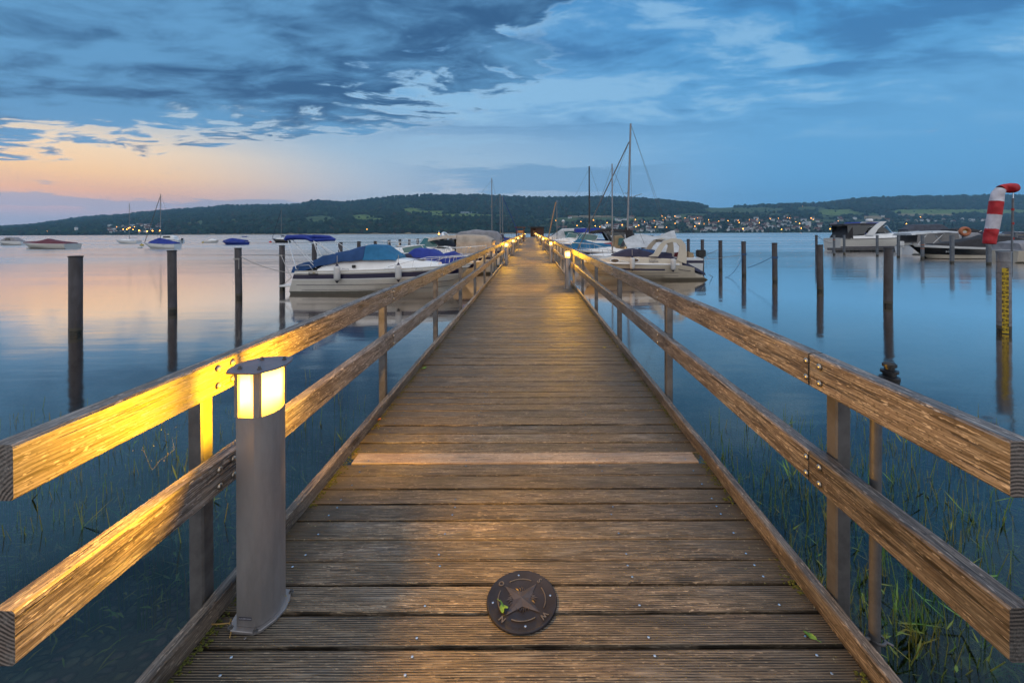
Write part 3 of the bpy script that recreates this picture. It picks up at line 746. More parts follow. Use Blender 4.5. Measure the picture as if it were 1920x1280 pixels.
rl = railing('l', 'left wooden railing, glowing yellow beside the nearest lamp')
rr = railing('r', 'right wooden railing with a thin pipe behind it near the camera')

# bollard lamps
def lens(w, L, n=7, flat=True):
    "pointed oval section; tips on +-Y, flat front strip on +X side"
    pts = []
    for i in range(n+1):
        t = i/n; a = math.pi*t
        pts.append((w*math.sin(a)**.8 if 0 < t < 1 else 0, -L*math.cos(a)))
    return pts
def bollard():
    t = thing('bollard_lamp', 'nearest lit bollard lamp standing left on the deck by the yellow lit rail', 'bollard lamp')
    # section in local coords: A tip, B front strip, C tip (far), back bulge
    sec = [(-.062, -.080), (.030, -.084), (.052, -.072), (.078, -.030), (.086, .012), (.075, .055), (.055, .092), (.0, .098), (-.055, .085), (-.088, .045), (-.096, 0), (-.086, -.045)]
    sec = [(x_*.80, y_*.86) for x_, y_ in sec]
    def sc_(k): return [(x_*k, y_*k) for x_, y_ in sec]
    MB().prism(sc_(1.25), 0, .012).build('base_plate', ALU, t, bevel=.002)
    MB().prism(sc_(1.0), .012, .80).build('column', ALU, t, smooth=28, bevel=.0015)
    # lamp head: posts between panes
    b = MB()
    for p in ((-.060, -.078), (.040, -.076), (.053, .088), (-.088, .040)):
        b.box((p[0]*.776, p[1]*.834, .885), (.014 if p[0] != .040 else .024, .014, .17))
    b.build('lamp_frame', ALU, t)
    g_ = MB(); g_.prism(sc_(.90), .803, .968); g_.build('lamp_glass', GLOW, t, smooth=28)
    ld = bpy.data.lights.new('bulb', 'POINT'); ld.energy = 200; ld.color = (1, .50, .006); ld.shadow_soft_size = .022
    lo = bpy.data.objects.new('bulb', ld); col.objects.link(lo); lo.parent = t; lo.location = (0, 0, .885)
    MB().prism(sc_(1.36), .970, .977).build('cap', CAPM, t, bevel=.001)
    for p in ((-.058, -.06), (.04, -.062), (.06, .08), (-.05, .07)):
        MB().lathe([(.009, .978), (.009, .981), (.0055, .981), (.0055, .989), (.001, .990)], (p[0]*.8, p[1]*.86, 0), 6).build('cap_bolt', STEEL, t)
    for p in ((-.085, -.088), (.045, -.098), (.078, .10)):
        MB().lathe([(.010, .012), (.009, .016), (.005, .016), (.005, .022), (.0008, .023)], (p[0]*.8, p[1]*.86, 0), 8).build('base_bolt', STEEL, t)
    MB().box((-.013, -.0718, .045), (.050, .0015, .011)).build('name_sticker', mat('sticker', (.05, .05, .07), .4), t)
    text('ACKERMANN', .0078, mat('sticker_text', (.4, .4, .45), .4), t, Matrix.Translation((-.013, -.0727, .045)) @ Matrix.Rotation(R(91), 4, 'X'), ext=.0003)
    b = MB()
    for zz in (.70, .20, .10): b.lathe([(.003, -.001), (.003, .002), (.0005, .003)], (0, 0, 0), 6)
    return t
bl = bollard()
LAMPS = [('l', 1.62), ('r', 10.7), ('l', 18.1), ('r', 19.6), ('l', 25), ('r', 31.5), ('l', 35), ('r', 43), ('l', 48), ('r', 57), ('l', 64), ('r', 74), ('l', 80), ('r', 88)]
cnt = {'l': 0, 'r': 0}
for i, (sd, Y) in enumerate(LAMPS):
    o = bl if i == 0 else copy_tree(bl)
    o.location = (-1.062 if sd == 'l' else .955, Y, deckz(Y)); o.rotation_euler = (0, 0, R(-3) if sd == 'l' else R(177))
    o['group'] = 'bollard lamps lining the pier'
    if i == 1: o['label'] = 'lit bollard lamp closest to the camera on the right edge of the pier'
    elif i > 1: o['label'] = 'lit bollard lamp, %s from the camera along the %s edge of the pier' % (ORD[cnt[sd]], 'left' if sd == 'l' else 'right')
    cnt[sd] += 1

# compass plate
def compass():
    t = thing('compass_plate', 'round dark bronze compass rose plate set in the boardwalk', 'plate', (-.041, 1.668, deckz(1.668)+.004))
    MB().lathe([(.1425, -.002), (.1425, .003), (.140, .006), (.134, .006), (.132, .0045), (.001, .0045)], n=64).build('disc', BRONZE, t, smooth=40)
    hi = mat('bronze_relief', (.27, .215, .17), .38, .8, var=.5, vscale=20)
    A0 = R(230)   # north points to the lower left
    star = MB()
    for k in range(4):
        a = A0+k*math.pi/2; tip = Vector((math.cos(a)*.094, math.sin(a)*.094, .0065)); c = Vector((0, 0, .0125))
        l_ = Vector((math.cos(a+.785)*.034, math.sin(a+.785)*.034, .006)); r_ = Vector((math.cos(a-.785)*.034, math.sin(a-.785)*.034, .006))
        star.add([c, tip, l_, r_], [(0, 1, 2), (0, 3, 1)])
    star.build('star', mat('star_bronze', (.115, .098, .10), .38, .8, var=.4, vscale=20), t)
    fl_ = MB()
    for k in range(4):
        for j, da in enumerate((-.42, -.18, .0, .18, .42)):
            a = A0+math.pi/4+k*math.pi/2+da; L = .066 if j == 2 else .058
            for s in (-1, 1):
                fl_.add([Vector((math.cos(a+s*.0)*L, math.sin(a)*L, .0055)), Vector((math.cos(a+s*.13)*.036, math.sin(a+s*.13)*.036, .0055)), Vector((math.cos(a+s*.16)*.046, math.sin(a+s*.16)*.046, .0085))], [(0, 1, 2)])
    fl_.build('sunburst', MATS['star_bronze'], t)
    for k in range(4):
        a0 = A0+math.pi/4+k*math.pi/2; b = MB()
        b.tube([(math.cos(a0+q)*.096, math.sin(a0+q)*.096, .0055) for q in np.linspace(-.5, .5, 13)], .0022, 6); b.build('arc', hi, t, smooth=60)
    for k, ch in enumerate('NWSO'):
        a = A0+k*math.pi/2
        text(ch, .030, hi, t, Matrix.Translation((math.cos(a)*.113, math.sin(a)*.113, .0055)) @ Matrix.Rotation(a-math.pi/2, 4, 'Z'), ext=.0015, bold=.0006)
        if ch == 'O' or ch == 'S': pass
    for k in range(4):
        a = A0+math.pi/4+k*math.pi/2+.05
        MB().lathe([(.0045, .0045), (.0042, .0062), (.0008, .0064)], (math.cos(a)*.117, math.sin(a)*.117, 0), 10).build('screw', SCREW, t)
compass()

# fallen leaves and twig
def leaf(label, px, py, s, rz, c=None, zo=.004):
    Y = 1158/(py-431.5); X = (px-CX)*Y/F
    pts = []; n = 18
    b = MB(); rim = []
    for k in range(n):
        a = 2*math.pi*k/n; r_ = s*(.55+.18*math.cos(3*a)+.10*math.sin(5*a+1)); rim.append(Vector((r_*math.cos(a)*1.3, r_*math.sin(a)*.8, .006*math.sin(2*a)+.004+.2*s*abs(math.cos(a))**2*.4)))
    b.add([Vector((0, 0, .002))]+rim, [(0, 1+k, 1+(k+1) % n) for k in range(n)])
    b.tube([(s*.6, 0, .004), (s*1.1, .1*s, .003), (s*1.5, .3*s, .002)], .0012, 5)
    o = b.build('fallen_leaf', c or LEAFM, smooth=60, loc=(X, Y, deckz(Y)+zo)); o.rotation_euler.z = rz
    tag(o, label, 'leaf', 'fallen leaves on the boardwalk')
LY = mat('leaf_yellow', (.36, .30, .03), .5, var=.4, vscale=30)
leaf('green leaf lying on the bronze compass plate', 941, 1144, .030, 2.0, zo=.014)
leaf('green leaf on the planks near the right kerb at the front', 1515, 1194, .024, 5.3)
leaf('small green leaf beside the left kerb halfway to the big boat', 793, 690, .045, 1)
leaf('yellow green leaf on the planks near the right kerb, farther than the pale plank', 1131, 652, .035, .3, LY)
leaf('tiny yellow leaf against the right kerb beyond the pale plank', 1158, 650, .025, 2, LY)
leaf('orange leaf against the left kerb by the pale plank', 710, 786, .022, 1.3, mat('leaf_orange', (.45, .13, .02), .5))
leaf('pale green leaf on the planks in front of the lamp foot', 527, 1122, .018, .3, LY)
b = MB(); b.tube([(0, 0, .010), (.035, -.004, .014), (.075, .004, .010), (.10, -.02, .007), (.115, -.05, .008)], .0022, 6); b.tube([(.075, .004, .010), (.07, .02, .011)], .0018, 6)
q = V(392, 1172, 1.565); o = b.build('twig', mat('twig_bark', (.35, .22, .07), .7), loc=(q.x, 1.565, deckz(1.56))); tag(o, 'thin brown twig on the planks at the lamp foot', 'twig')

# pipe and black cap fitting behind the right railing
t = thing('steel_pipe', 'thin upright steel pipe clamped behind the right railing', 'pipe', (1.232, 1.47, deckz(1.5)-.2))
MB().tube([(-.012, 0, -.02), (0, 0, 1.15)], .0175, 14).build('tube', STEEL, t, smooth=50)
b = MB(); b.tube([(.023*math.cos(a), .023*math.sin(a), .24) for a in np.linspace(0, 6.0, 14)], .005, 6); b.tube([(.02, -.01, .24), (.04, -.02, .235)], .004, 6); b.tube([(-.02, 0, .24), (-.06, .0, .24)], .006, 6)
b.build('clamp_ring', STEEL, t, smooth=60)
t = thing('cap_fitting', 'small ribbed black cap poking above the right railing', 'pipe fitting', (1.255, 1.442, deckz(1.44)+.86))
MB().box((-.02, 0, .02), (.12, .05, .05)).build('bracket', STEEL, t)
MB().lathe([(.024, .04), (.026, .095), (.030, .115), (.030, .125), (.020, .130), (.020, .138), (.026, .140), (.026, .148), (.015, .151), (.015, .159), (.021, .161), (.021, .170), (.014, .176), (.002, .178)], n=20).build('ribbed_cap', BLACK, t, smooth=35)

# pier-end hut and entry board on the left side
t = thing('pier_hut', 'small brown wooden hut at the far end of the pier', 'hut', (1.75, 97, deckz(97)))
b = MB(); b.box((.4, 1.2, 1.05), (1.9, 2.2, 2.1)); b.box((-1.15, 2.2, 1.05), (1.3, .1, 2.1)); b.box((-1.22, .0, 1.05), (.12, .12, 2.1)); b.build('wall', CABW, t)
MB().box((-.2, 1.1, 2.26), (3.2, 2.7, .32)).build('roof', ROOFD, t, bevel=.03)
MB().box((-.9, 2.13, 1.0), (.7, .05, 1.1)).build('notice_board', mat('board_tan', (.42, .28, .14), .7), t)
MB().box((-.2, 1, -.2), (5.5, 4.5, .25)).build('platform', CABW, t)
t = thing('notice_post', 'dark framed notice post on the left side near the pier end', 'notice post', (-1.45, 57, deckz(57)))
b = MB(); [b.tube([(x_, 0, -.5), (x_, 0, 2.0)], .07, 8) for x_ in (-.5, .5)]; b.box((0, 0, 1.95), (1.5, .3, .18)); b.build('frame', CABW, t)
MB().box((0, 0, 1.35), (.9, .06, .35)).build('sign_board', mat('board_orange', (.6, .25, .06), .6), t)
MB().box((0, -.1, .6), (.7, .3, .7)).build('box', mat('rust_red', (.12, .03, .02), .6), t)

# ------------------------------------------------------------------ mooring piles
def pile(x_, y_, r_, zt, label, group, m=PILE, wet=True):
    t = thing('mooring_pile', label, 'mooring pile', (x_, y_, 0), random.uniform(0, 6), group)
    MB().lathe([(r_, .10), (r_, zt-.02)], n=24).build('tube', m, t, smooth=50)
    MB().lathe([(r_*1.0, -3.4), (r_*1.005, .097)], n=24, cap=False).build('wet_foot', PILEWET, t, smooth=50)
    MB().lathe([(r_*1.012, .10), (r_*1.012, random.uniform(.16, .26))], n=24, cap=False).build('algae_band', ANTI, t, smooth=50)
    MB().lathe([(r_*1.09, zt-.018), (r_*1.09, zt+.008), (r_*.9, zt+.014)], n=24).build('cap', ROOFD if m == PILE else m, t, smooth=40)
    t.rotation_euler = (random.gauss(0, .006), random.gauss(0, .006), random.uniform(0, 6))
    return t
GL = 'row of mooring piles left of the pier'; GR = 'row of mooring piles right of the pier'
NL = ['nearest pile of the row left of the pier, thick and grey with a stained side', 'pile of the left row standing next behind the nearest thick one', 'left row pile with a rope tied round it, before the big boat stern', 'left row pile standing right at the stern of the big blue covered boat']
for i in range(33):
    y_ = 9.5+2.62*i; x_ = -10.5+random.uniform(-.06, .06)
    lab = NL[i] if i < 4 else ('grey pile seen just over the blue tarp boat, %s after the one at its stern' % ORD[i-4] if i < 9 else 'distant grey pile in the row far left of the pier')
    pile(x_, y_, .118 if i == 0 else random.uniform(.106, .113), 1.81+random.uniform(-.02, .02), lab, GL if i < 9 else 'distant piles of the row left of the pier')
RP = [(1665, 574), (1538, 546.5), (1453, 529), (1395, 517), (1351, 506.5), (1317, 499), (1291, 493)]
NR = ['thickest pile right of the pier, nearest after the yellow gauge', 'second pile right of the pier, just left of the white cruiser across', 'third pile right of the pier with blue rope wound round its top', 'fourth pile right of the pier with blue rope hanging in a loop', 'fifth pile right of the pier, in front of the mooring lines of the cream boat', 'sixth pile right of the pier beside the black outboard motor', 'pile right of the pier half hidden behind the white tarp']
for (u, v), lab in zip(RP, NR):
    p = W(u, v); pile(p.x, p.y, .117 if u == 1665 else .112, 1.80, lab, GR)
for i in range(9): pile(11.4, 33+3*i, .112, 1.8, 'distant pile of the right row hidden among the boats', 'distant piles of the row right of the pier')
RM = [(1531, 487, .13), (1564, 478, .15), (1583, 477, .15), (1645, 480, .15), (1684.5, 483, .16), (1729.5, 487, .165), (1785, 494, .18), (1854, 497, .19), (1905, 474, .2)]
NM = ['slim dark pile left of the white cruiser across the water', 'pale pile with red band at the stern of the white cruiser', 'pale pile in front of the rear side of the white cruiser', 'pale pile in front of the middle of the white cruiser', 'pale pile left of the open boat with the clear canopy', 'pale pile with orange rings left of the black hulled boat', 'pale pile in front of the black hulled boat', 'pale pile right below the windsock', 'pale pile behind the windsock pole at the right edge']
RMP = []
for (u, v, r_), lab in zip(RM, NM):
    p = W(u, v); RMP.append(p)
    r_ /= 1.38; o = pile(p.x, p.y, r_, 2.3-(441-hz(u))*p.y/F if u < 1900 else 2.2, lab, 'piles of the marina on the right', PILEP if u > 1540 else PILE)
    if u in (1564, 1729.5):
        for zz in (1.2, .9) if u > 1600 else (1.5,): MB().lathe([(r_*1.05, zz), (r_*1.05, zz+.07)], n=20, cap=False).build('band', ORNG, o)

# gauge pile with windsock
GP = W(1882.5, 624)
t = pile(GP.x, GP.y, .120, 1.84, 'wide pile carrying the yellow water gauge and the windsock pole', None, mat('gauge_pile_steel', (.24, .24, .26), .5, .4, var=.5, vscale=8)); t.rotation_euler.z = 0; t.name = 'gauge_pile'; t['category'] = 'gauge pile'
ga = math.atan2(-GP.y, -GP.x)+math.pi/2     # local -Y faces the camera
t.rotation_euler.z = ga
gt = bpy.data.objects.new('water_gauge', None); col.objects.link(gt); gt.parent = t; gt.location = (.022, -.126, 0); gt.scale = (.66, 1, 1)
bd = MB().box((0, 0, .75), (.155, .012, 1.46)).build('gauge_board', YEL, gt)
for k in range(14):
    z0 = .06+k*.104; side = 1 if k % 2 else -1; bk = MB()
    x0_ = side*.072; e_ = [(0, 0), (-.014, 0), (-.014, 0), (-.052, 0)]
    w_ = [(0, 0), (.055, 0), (.055, .014), (.016, .014), (.016, .030), (.045, .030), (.045, .044), (.016, .044), (.016, .060), (.055, .060), (.055, .074), (.0, .074)]
    bk.rings([[Vector((x0_-side*a_, y_, z0+b_)) for a_, b_ in w_] for y_ in (-.0062, -.0095)]); bk.build('gauge_mark', BLACK, gt)
for k in range(13):
    side = -1 if k % 2 else 1
    text(str(42+k), .075, BLACK, gt, Matrix.Translation((side*.034, -.0075, .100+k*.104)) @ Matrix.Rotation(R(90), 4, 'X'), name='gauge_number', bold=.002)
b = MB()
for zz in (.25, .9, 1.35, 1.6): b.lathe([(.123, zz), (.123, zz+.015)], n=28, cap=False)
b.build('strap', STEEL, t)
sp = V(1894, 473, GP.y); sp.z = 0
t = thing('windsock', 'red and white striped windsock drooping from a banded pole', 'windsock', (sp.x, GP.y-.03, 1.0))
px1 = 1/F*GP.y
def wv(px, py, dy=0): q = V(px, py, GP.y); return Vector((q.x-sp.x, dy, q.z-1.0))
MB().tube([wv(1893.5, 520), wv(1896.5, 372)], .021, 12).build('pole', PILEP, t, smooth=50)
MB().tube([wv(1896.5, 373), wv(1897, 362)], .010, 8).build('swivel', SCREW, t)
for py in (393, 419, 447): 
    MB().tube([wv(1896, py-2.2), wv(1896, py+2.2)], .026, 12).build('band', REDP, t, smooth=50)
path = [(1904, 354, 8), (1899, 353, 12), (1891, 353, 12.5), (1881, 353, 11), (1873, 356, 11), (1868, 364, 12.5), (1865.5, 378, 13.5), (1862, 403, 13.5), (1857, 430, 13.2), (1854, 440, 13), (1852, 457, 12.4)]
def sock(i0, i1, m, nm):
    pts = []; rad = []
    for i in range(i0, i1):
        for s in range(5):
            f_ = s/5 if i < i1-1 or s == 0 else s/5
            a, b_ = path[i], path[i+1]
            pts.append(wv(a[0]+(b_[0]-a[0])*f_, a[1]+(b_[1]-a[1])*f_)); rad.append((a[2]+(b_[2]-a[2])*f_)*px1*.74)
    e = path[i1]; pts.append(wv(e[0], e[1])); rad.append(e[2]*px1*.74)
    b = MB(); b.tube(pts, rad, 20, cap=False)
    b.v = [tuple(Vector(v_)+Vector((1, 1, .3))*(.030*mnoise.noise(Vector(v_)*7)+.016*mnoise.noise(Vector(v_)*17))) for v_ in b.v]
    return b.build(nm, m, t, smooth=60)
sock(0, 4, REDM, 'red_section'); sock(4, 6, WHM, 'white_section'); sock(6, 7, REDM, 'red_section'); sock(7, 8, WHM, 'white_section'); sock(8, 10, REDM, 'red_section')

# ------------------------------------------------------------------ boats
def ropeline(label, a, b_, sag, m=ROPE, r_=.012):
    a, b_ = Vector(a), Vector(b_); n = 14; mb = MB()
    mb.tube([a+(b_-a)*(i/n)-Vector((0, 0, sag*4*(i/n)*(1-i/n)))-a for i in range(n+1)], r_, 6)
    o = mb.build('mooring_rope', m, smooth=60, loc=a); return tag(o, label, 'rope', 'mooring ropes')
class Boat:
    "local coords: +X bow, stern at x=0, waterline z=0"
    def __init__(s, label, loc, heading, L, B, H, hull=GEL, name='motorboat', cat='motorboat', group=None, bowlift=.28, rake=.16, tumble=0.0, reverse=0.0):
        s.L, s.B, s.H, s.lift = L, B, H, bowlift; s.rake = rake; s.rev = reverse
        s.t = thing(name, label, cat, loc, heading, group)
        b = MB(); n = 26; rs = []
        for i in range(n+1):
            t = i/n; zs = s.sheer(t); hb = s.half(t)
            prof_ = [(hb, zs), (hb*.985, zs*.8), (hb*.95, zs*.5), (hb*(.90-.25*t**2), .12+.22*t**3), (hb*(.72-.35*t**2), -.02+.10*t**3), (hb*.4, -.22+.12*t**4), (0, -.30+.22*t**6)]
            ring = []
            for (w, z_) in prof_:
                x_ = t*L - rake*L*(1-min(1, max(0, z_/zs)))*t**5
                if t < .12 and reverse: x_ += reverse*(z_/zs)*(1-t/.12)
                ring.append(Vector((x_, w, z_)))
            ring += [Vector((v_.x, -v_.y, v_.z)) for v_ in ring[-2::-1]]
            rs.append(ring)
        b.rings(rs, cap=False, closed=False)
        n1 = len(rs[0]); b.f.append(tuple(range(n1)))
        s.hull = b.build('hull', hull, s.t, smooth=35)
        # waterline band
        # deck
        b = MB(); rs = []
        for i in range(n+1):
            t = i/n; zs = s.sheer(t)-.015; hb = max(.004, s.half(t)-.01); x_ = t*L+(reverse*(1-t/.12) if t < .12 else 0)
            rs.append([Vector((x_, hb, zs-.02)), Vector((x_, hb, zs)), Vector((x_, hb*.5, zs+.05*hb)), Vector((x_, 0, zs+.07*hb)), Vector((x_, -hb*.5, zs+.05*hb)), Vector((x_, -hb, zs)), Vector((x_, -hb, zs-.02))])
        b.rings(rs); b.build('deck', GELW, s.t, smooth=35)
    def half(s, t):
        f = 1 if t < .42 else max(0.0, 1-((t-.42)/.58)**2.3)
        return max(.006, s.B/2*(.90+.10*min(1, t/.3))*f**.9)
    def sheer(s, t): return s.H*(1+s.lift*t**1.8)
    def strake(s, z0, z1, m, name='stripe', t0=0, t1=.97, off=.012):
        "a band along both hull sides between heights (fractions of the sheer)"
        for sd in (-1, 1):
            rs = []; b = MB(); n = 24
            for i in range(n+1):
                t = t0+(t1-t0)*i/n; zs = s.sheer(t); hb = s.half(t); ring = []
                for zf, o_ in ((z0, 0), (z0, off), (z1, off), (z1, 0)):
                    z_ = zs*zf; w = hb*(.95+.05*max(0, (zf-.5))*2) + o_
                    x_ = t*s.L-s.rake*s.L*(1-zf)*t**5+(s.rev*zf*(1-t/.12) if t < .12 else 0)
                    ring.append(Vector((x_, sd*w, z_)))
                rs.append(ring)
            b.rings(rs); b.build(name, m, s.t, smooth=30)
    def rub(s, m=BLACK, r_=.02, zf=.97):
        for sd in (-1, 1):
            MB().tube([(t*s.L, sd*(s.half(t)+.008), s.sheer(t)*zf) for t in np.linspace(.01, .985, 22)], r_, 6).build('rub_rail', m, s.t, smooth=60)
    def shell(s, secs, m, name, wr=0.0, r=.35, sm=50, seed=0):
        "secs: (x, half width bottom, half width top, z bottom, z top)"
        b = MB(); rs = []
        fine = []
        for i in range(len(secs)-1):
            k = 5 if wr else 2
            for j in range(k): fine.append(tuple(a+(b_-a)*j/k for a, b_ in zip(secs[i], secs[i+1])))
        fine.append(secs[-1])
        for (x_, wb, wt, zb, zt) in fine:
            ring = [Vector((x_, wb, zb))]; h = zt-zb
            for k in range(1, 4): f = k/4*.9; ring.append(Vector((x_, wb+(wt-wb)*f, zb+h*f*.95)))
            for a in (15, 45, 75): ring.append(Vector((x_, wt-(1-math.cos(R(90-a)))*0-wt*r*(1-math.cos(R(a)))*.6, zb+h*(.86+.12*math.sin(R(a))))))
            ring.append(Vector((x_, wt*.35, zt))); ring += [Vector((v_.x, -v_.y, v_.z)) for v_ in ring[::-1]]
            rs.append(ring)
        b.rings(rs)
        if wr: 
            b.v = [(v_[0]+wr*.5*mnoise.noise(Vector(v_)*3.1+Vector((seed, 0, 0))), v_[1]+wr*mnoise.noise(Vector(v_)*2.3+Vector((0, seed, 0))), v_[2]+wr*.8*mnoise.noise(Vector(v_)*2.7+Vector((0, 0, seed)))) for v_ in b.v]
        return b.build(name, m, s.t, smooth=sm)
    def rails(s, t0=.55, t1=.97, h=.42, n=6):
        b = MB()
        for sd in (-1, 1):
            ts = np.linspace(t0, t1, 12); top = [(t*s.L+.05, sd*max(.02, s.half(t)-.06), s.sheer(t)+h*min(1, .25+(t-t0)*5)) for t in ts]
            b.tube(top, .013, 6)
            for t in np.linspace(t0+.04, t1, n): b.tube([(t*s.L, sd*max(.02, s.half(t)-.06), s.sheer(t)), (t*s.L+.06, sd*max(.02, s.half(t)-.06), s.sheer(t)+h*min(1, .25+(t-t0)*5))], .010, 5)
        b.build('bow_rail', CHROME, s.t, smooth=60)
    def screen(s, x0, x1, hw, zb, h, m=GLASST, fr=GELW):
        "wrap-around windscreen: x0 foot at centre front, x1 at the sides aft"
        rs = []; b = MB(); fb = MB(); top = []; bot = []
        for a in np.linspace(-1, 1, 13):
            xx = x0-(x0-x1)*abs(a)**2.2; bot.append(Vector((xx, hw*a, zb))); top.append(Vector((xx-h*.75*(1-.5*abs(a)**3), hw*.9*a, zb+h*(1-.35*abs(a)**4))))
        b.rings([bot, top], cap=False, closed=False); b.build('windscreen', m, s.t, smooth=50)
        fb.tube(top, .018, 6); fb.tube(bot, .014, 6)
        for k in (0, 4, 8, 12): fb.tube([bot[k], top[k]], .014, 6)
        fb.build('windscreen_frame', fr, s.t, smooth=60)
    def portlight(s, x_, zc_, w, h, hw, m=GLASSD, sides=(1, -1)):
        for sd in sides:
            b = MB(); q = []
            ring = lambda k, y_: [Vector((x_+w*k*math.cos(a), sd*y_, zc_+h*k*math.sin(a))) for a in np.linspace(0, 2*math.pi, 20, endpoint=False)]
            f_ = MB(); f_.rings([ring(1.15, hw), ring(1.15, hw+.022)]); f = f_.build('window_frame', CHROME, s.t, smooth=40)
            b.rings([ring(.95, hw+.015), ring(.95, hw+.030)]); b.build('window', m, s.t, smooth=40)
    def window(s, pts, y_, m=GLASSD, sides=(1, -1), th=.02):
        for sd in sides:
            b = MB(); b.rings([[Vector((p[0], sd*(p[2] if len(p) > 2 else y_), p[1])) for p in pts], [Vector((p[0], sd*((p[2] if len(p) > 2 else y_)+th), p[1])) for p in pts]]); b.build('window', m, s.t)
    def outboard(s, x_=-.25, m=BLACK, k=1.0):
        b = MB(); b.rings([[Vector((x_+k*a, sd*w, z_)) for a, w in ((-.28, .13), (.18, .15))for sd in (1,)]+[Vector((x_+k*.18, -.15*k, z_)), Vector((x_-k*.28, -.13*k, z_))] for z_ in (s.H+.05, s.H+.30*k, s.H+.42*k)]); b.build('outboard_cowl', m, s.t, bevel=.04, smooth=60)
        b = MB(); b.box((x_, 0, s.H*.5-.1), (.16*k, .10*k, s.H+.5)); b.box((x_+.12, 0, s.H-.05), (.25, .3, .12)); b.build('outboard_leg', m, s.t, bevel=.02)
    def arch(s, x_, hw, zb, zt, lean=.5, w=.16, m=GELW):
        pts = []
        for a in np.linspace(-1, 1, 15):
            q = 1-abs(a)**4; pts.append(Vector((x_+lean*(1-q)*-1+0*lean, hw*(a if abs(a) < .8 else math.copysign(.8+(abs(a)-.8)*1.0, a)), zb+(zt-zb)*q)))
        b = MB(); b.tube(pts, w/2, 8); b.build('radar_arch', m, s.t, smooth=60)
    def dark_reflect(s): pass
def mast(parent, x_, z0, z1, r_=.05, m=MAST, lean=0.0, stays=(), spreader=None, boom=None, nm='mast'):
    o = MB().tube([(x_, 0, z0), (x_+lean, 0, z1)], [r_, r_*.8], 10).build(nm, m, parent, smooth=60)
    b = MB()
    for (xa, ya, za, f) in stays: b.tube([(x_+lean*f, 0, z0+(z1-z0)*f), (xa, ya, za)], .009, 5)
    if stays: b.build('stay', WIRE, parent)
    if spreader: MB().tube([(x_, -spreader[1], spreader[0]+.12), (x_+.02, 0, spreader[0]), (x_, spreader[1], spreader[0]+.12)], .018, 6).build('spreader', MAST, parent)
    return o
def fender(label, p, boat_rz=0):
    t = thing('fender', label, 'fender', p, 0, 'fenders hanging on the boat sides')
    MB().lathe([(.02, -.02), (.10, .04), (.115, .10), (.115, .48), (.09, .54), (.03, .58)], n=18).build('fender_body', FEND, t, smooth=60)
    MB().lathe([(.115*.6, .545), (.02, .64), (.012, .66)], n=14).build('fender_top', TNAVY, t, smooth=60)
    MB().lathe([(.012, -.07), (.075, .015)], n=14).build('fender_foot', TNAVY, t, smooth=60)
    MB().tube([(0, 0, .62), (.0, .02, .95)], .010, 5).build('fender_line', ROPE, t)
BOATS = {}
# --- big left boat: near side at Y=15.55, stern at X=-9.25, bow towards the pier (+X)
A = Boat('cream motor cruiser under a long blue tarp moored bow to the left railing', (-9.25, 16.55, 0), 0, 6.9, 2.15, .90, hull=GEL, name='cabin_cruiser', cat='motorboat', bowlift=.22, rake=.15, reverse=.32)
A.strake(.66, .84, NAVY, 'navy_stripe'); A.strake(.615, .655, GELW, 'white_stripe'); A.strake(.40, .415, NAVY, 'seam_line', off=.006, t0=.04); A.strake(.20, .212, NAVY, 'seam_line', off=.006, t0=.08); A.rub(GELW, .018, .90)
A.shell([(1.15, .96, .90, .88, .98), (1.5, .96, .86, .88, 1.22), (2.6, .95, .82, .90, 1.30), (3.4, .92, .74, .92, 1.36), (4.3, .78, .56, .95, 1.30), (5.6, .48, .28, 1.0, 1.14)], GELW, 'cabin')
A.shell([(.15, .90, .80, .80, 1.08), (.7, .97, .82, .88, 1.24), (1.3, .98, .82, 1.10, 1.46), (2.1, .97, .76, 1.25, 1.66), (2.85, .94, .60, 1.30, 1.86)], TBLUE, 'rear_tarp', wr=.06, seed=1)
A.shell([(2.86, .94, .60, 1.30, 1.86), (3.45, .92, .60, 1.30, 1.84), (4.05, .74, .50, 1.28, 1.42)], TCYAN, 'front_tarp', wr=.04, seed=4)
MB().box((-.12, 0, .30), (.62, 1.5, .07)).build('swim_platform', GELW, A.t, bevel=.02)
A.rails(.55, .97, .30, 5)
b = MB()
for sd in (-1, 1):
    b.tube([(.35, sd*.92, .95), (.02, sd*.9, 2.08)], .014, 6); b.tube([(1.10, sd*.92, 1.0), (.06, sd*.9, 2.12)], .014, 6); b.tube([(.98, sd*.9, 1.22), (.12, sd*.88, 2.15)], .014, 6)
    b.tube([(1.75, sd*.75, 1.52), (.92, sd*.86, 2.05)], .014, 6); b.tube([(1.25, sd*.8, 1.45), (.96, sd*.86, 2.05)], .012, 6)
    b.tube([(.42, sd*.95, .92), (.45, sd*.95, 1.10), (.85, sd*.95, 1.12), (1.0, sd*.95, .92)], .012, 6)
b.build('bimini_frame', CHROME, A.t, smooth=60)
b = MB()
for sd in (-1, 1): b.tube([(-.06, sd*.92, 2.08), (.02, sd*.92, 2.17), (.3, sd*.92, 2.17), (.72, sd*.92, 2.15), (.95, sd*.9, 2.04)], [.07, .095, .085, .075, .06], 8)
b.tube([(.02, -.92, 2.15), (.02, 0, 2.18), (.02, .92, 2.15)], .095, 8); b.tube([(.92, -.9, 2.05), (.92, .9, 2.05)], .06, 8)
b.build('folded_bimini', TROY, A.t, smooth=60)
MB().box((2.55, -.965, 1.06), (.13, .03, .11)).build('vent', BLACK, A.t)
MB().box((1.05, -1.02, .80), (.36, .03, .10)).build('name_badge', BLACK, A.t)
MB().lathe([(.05, 0), (.001, .01)], (1.08, -1.045, .83), 10).build('badge_sun', BUOYY, A.t)
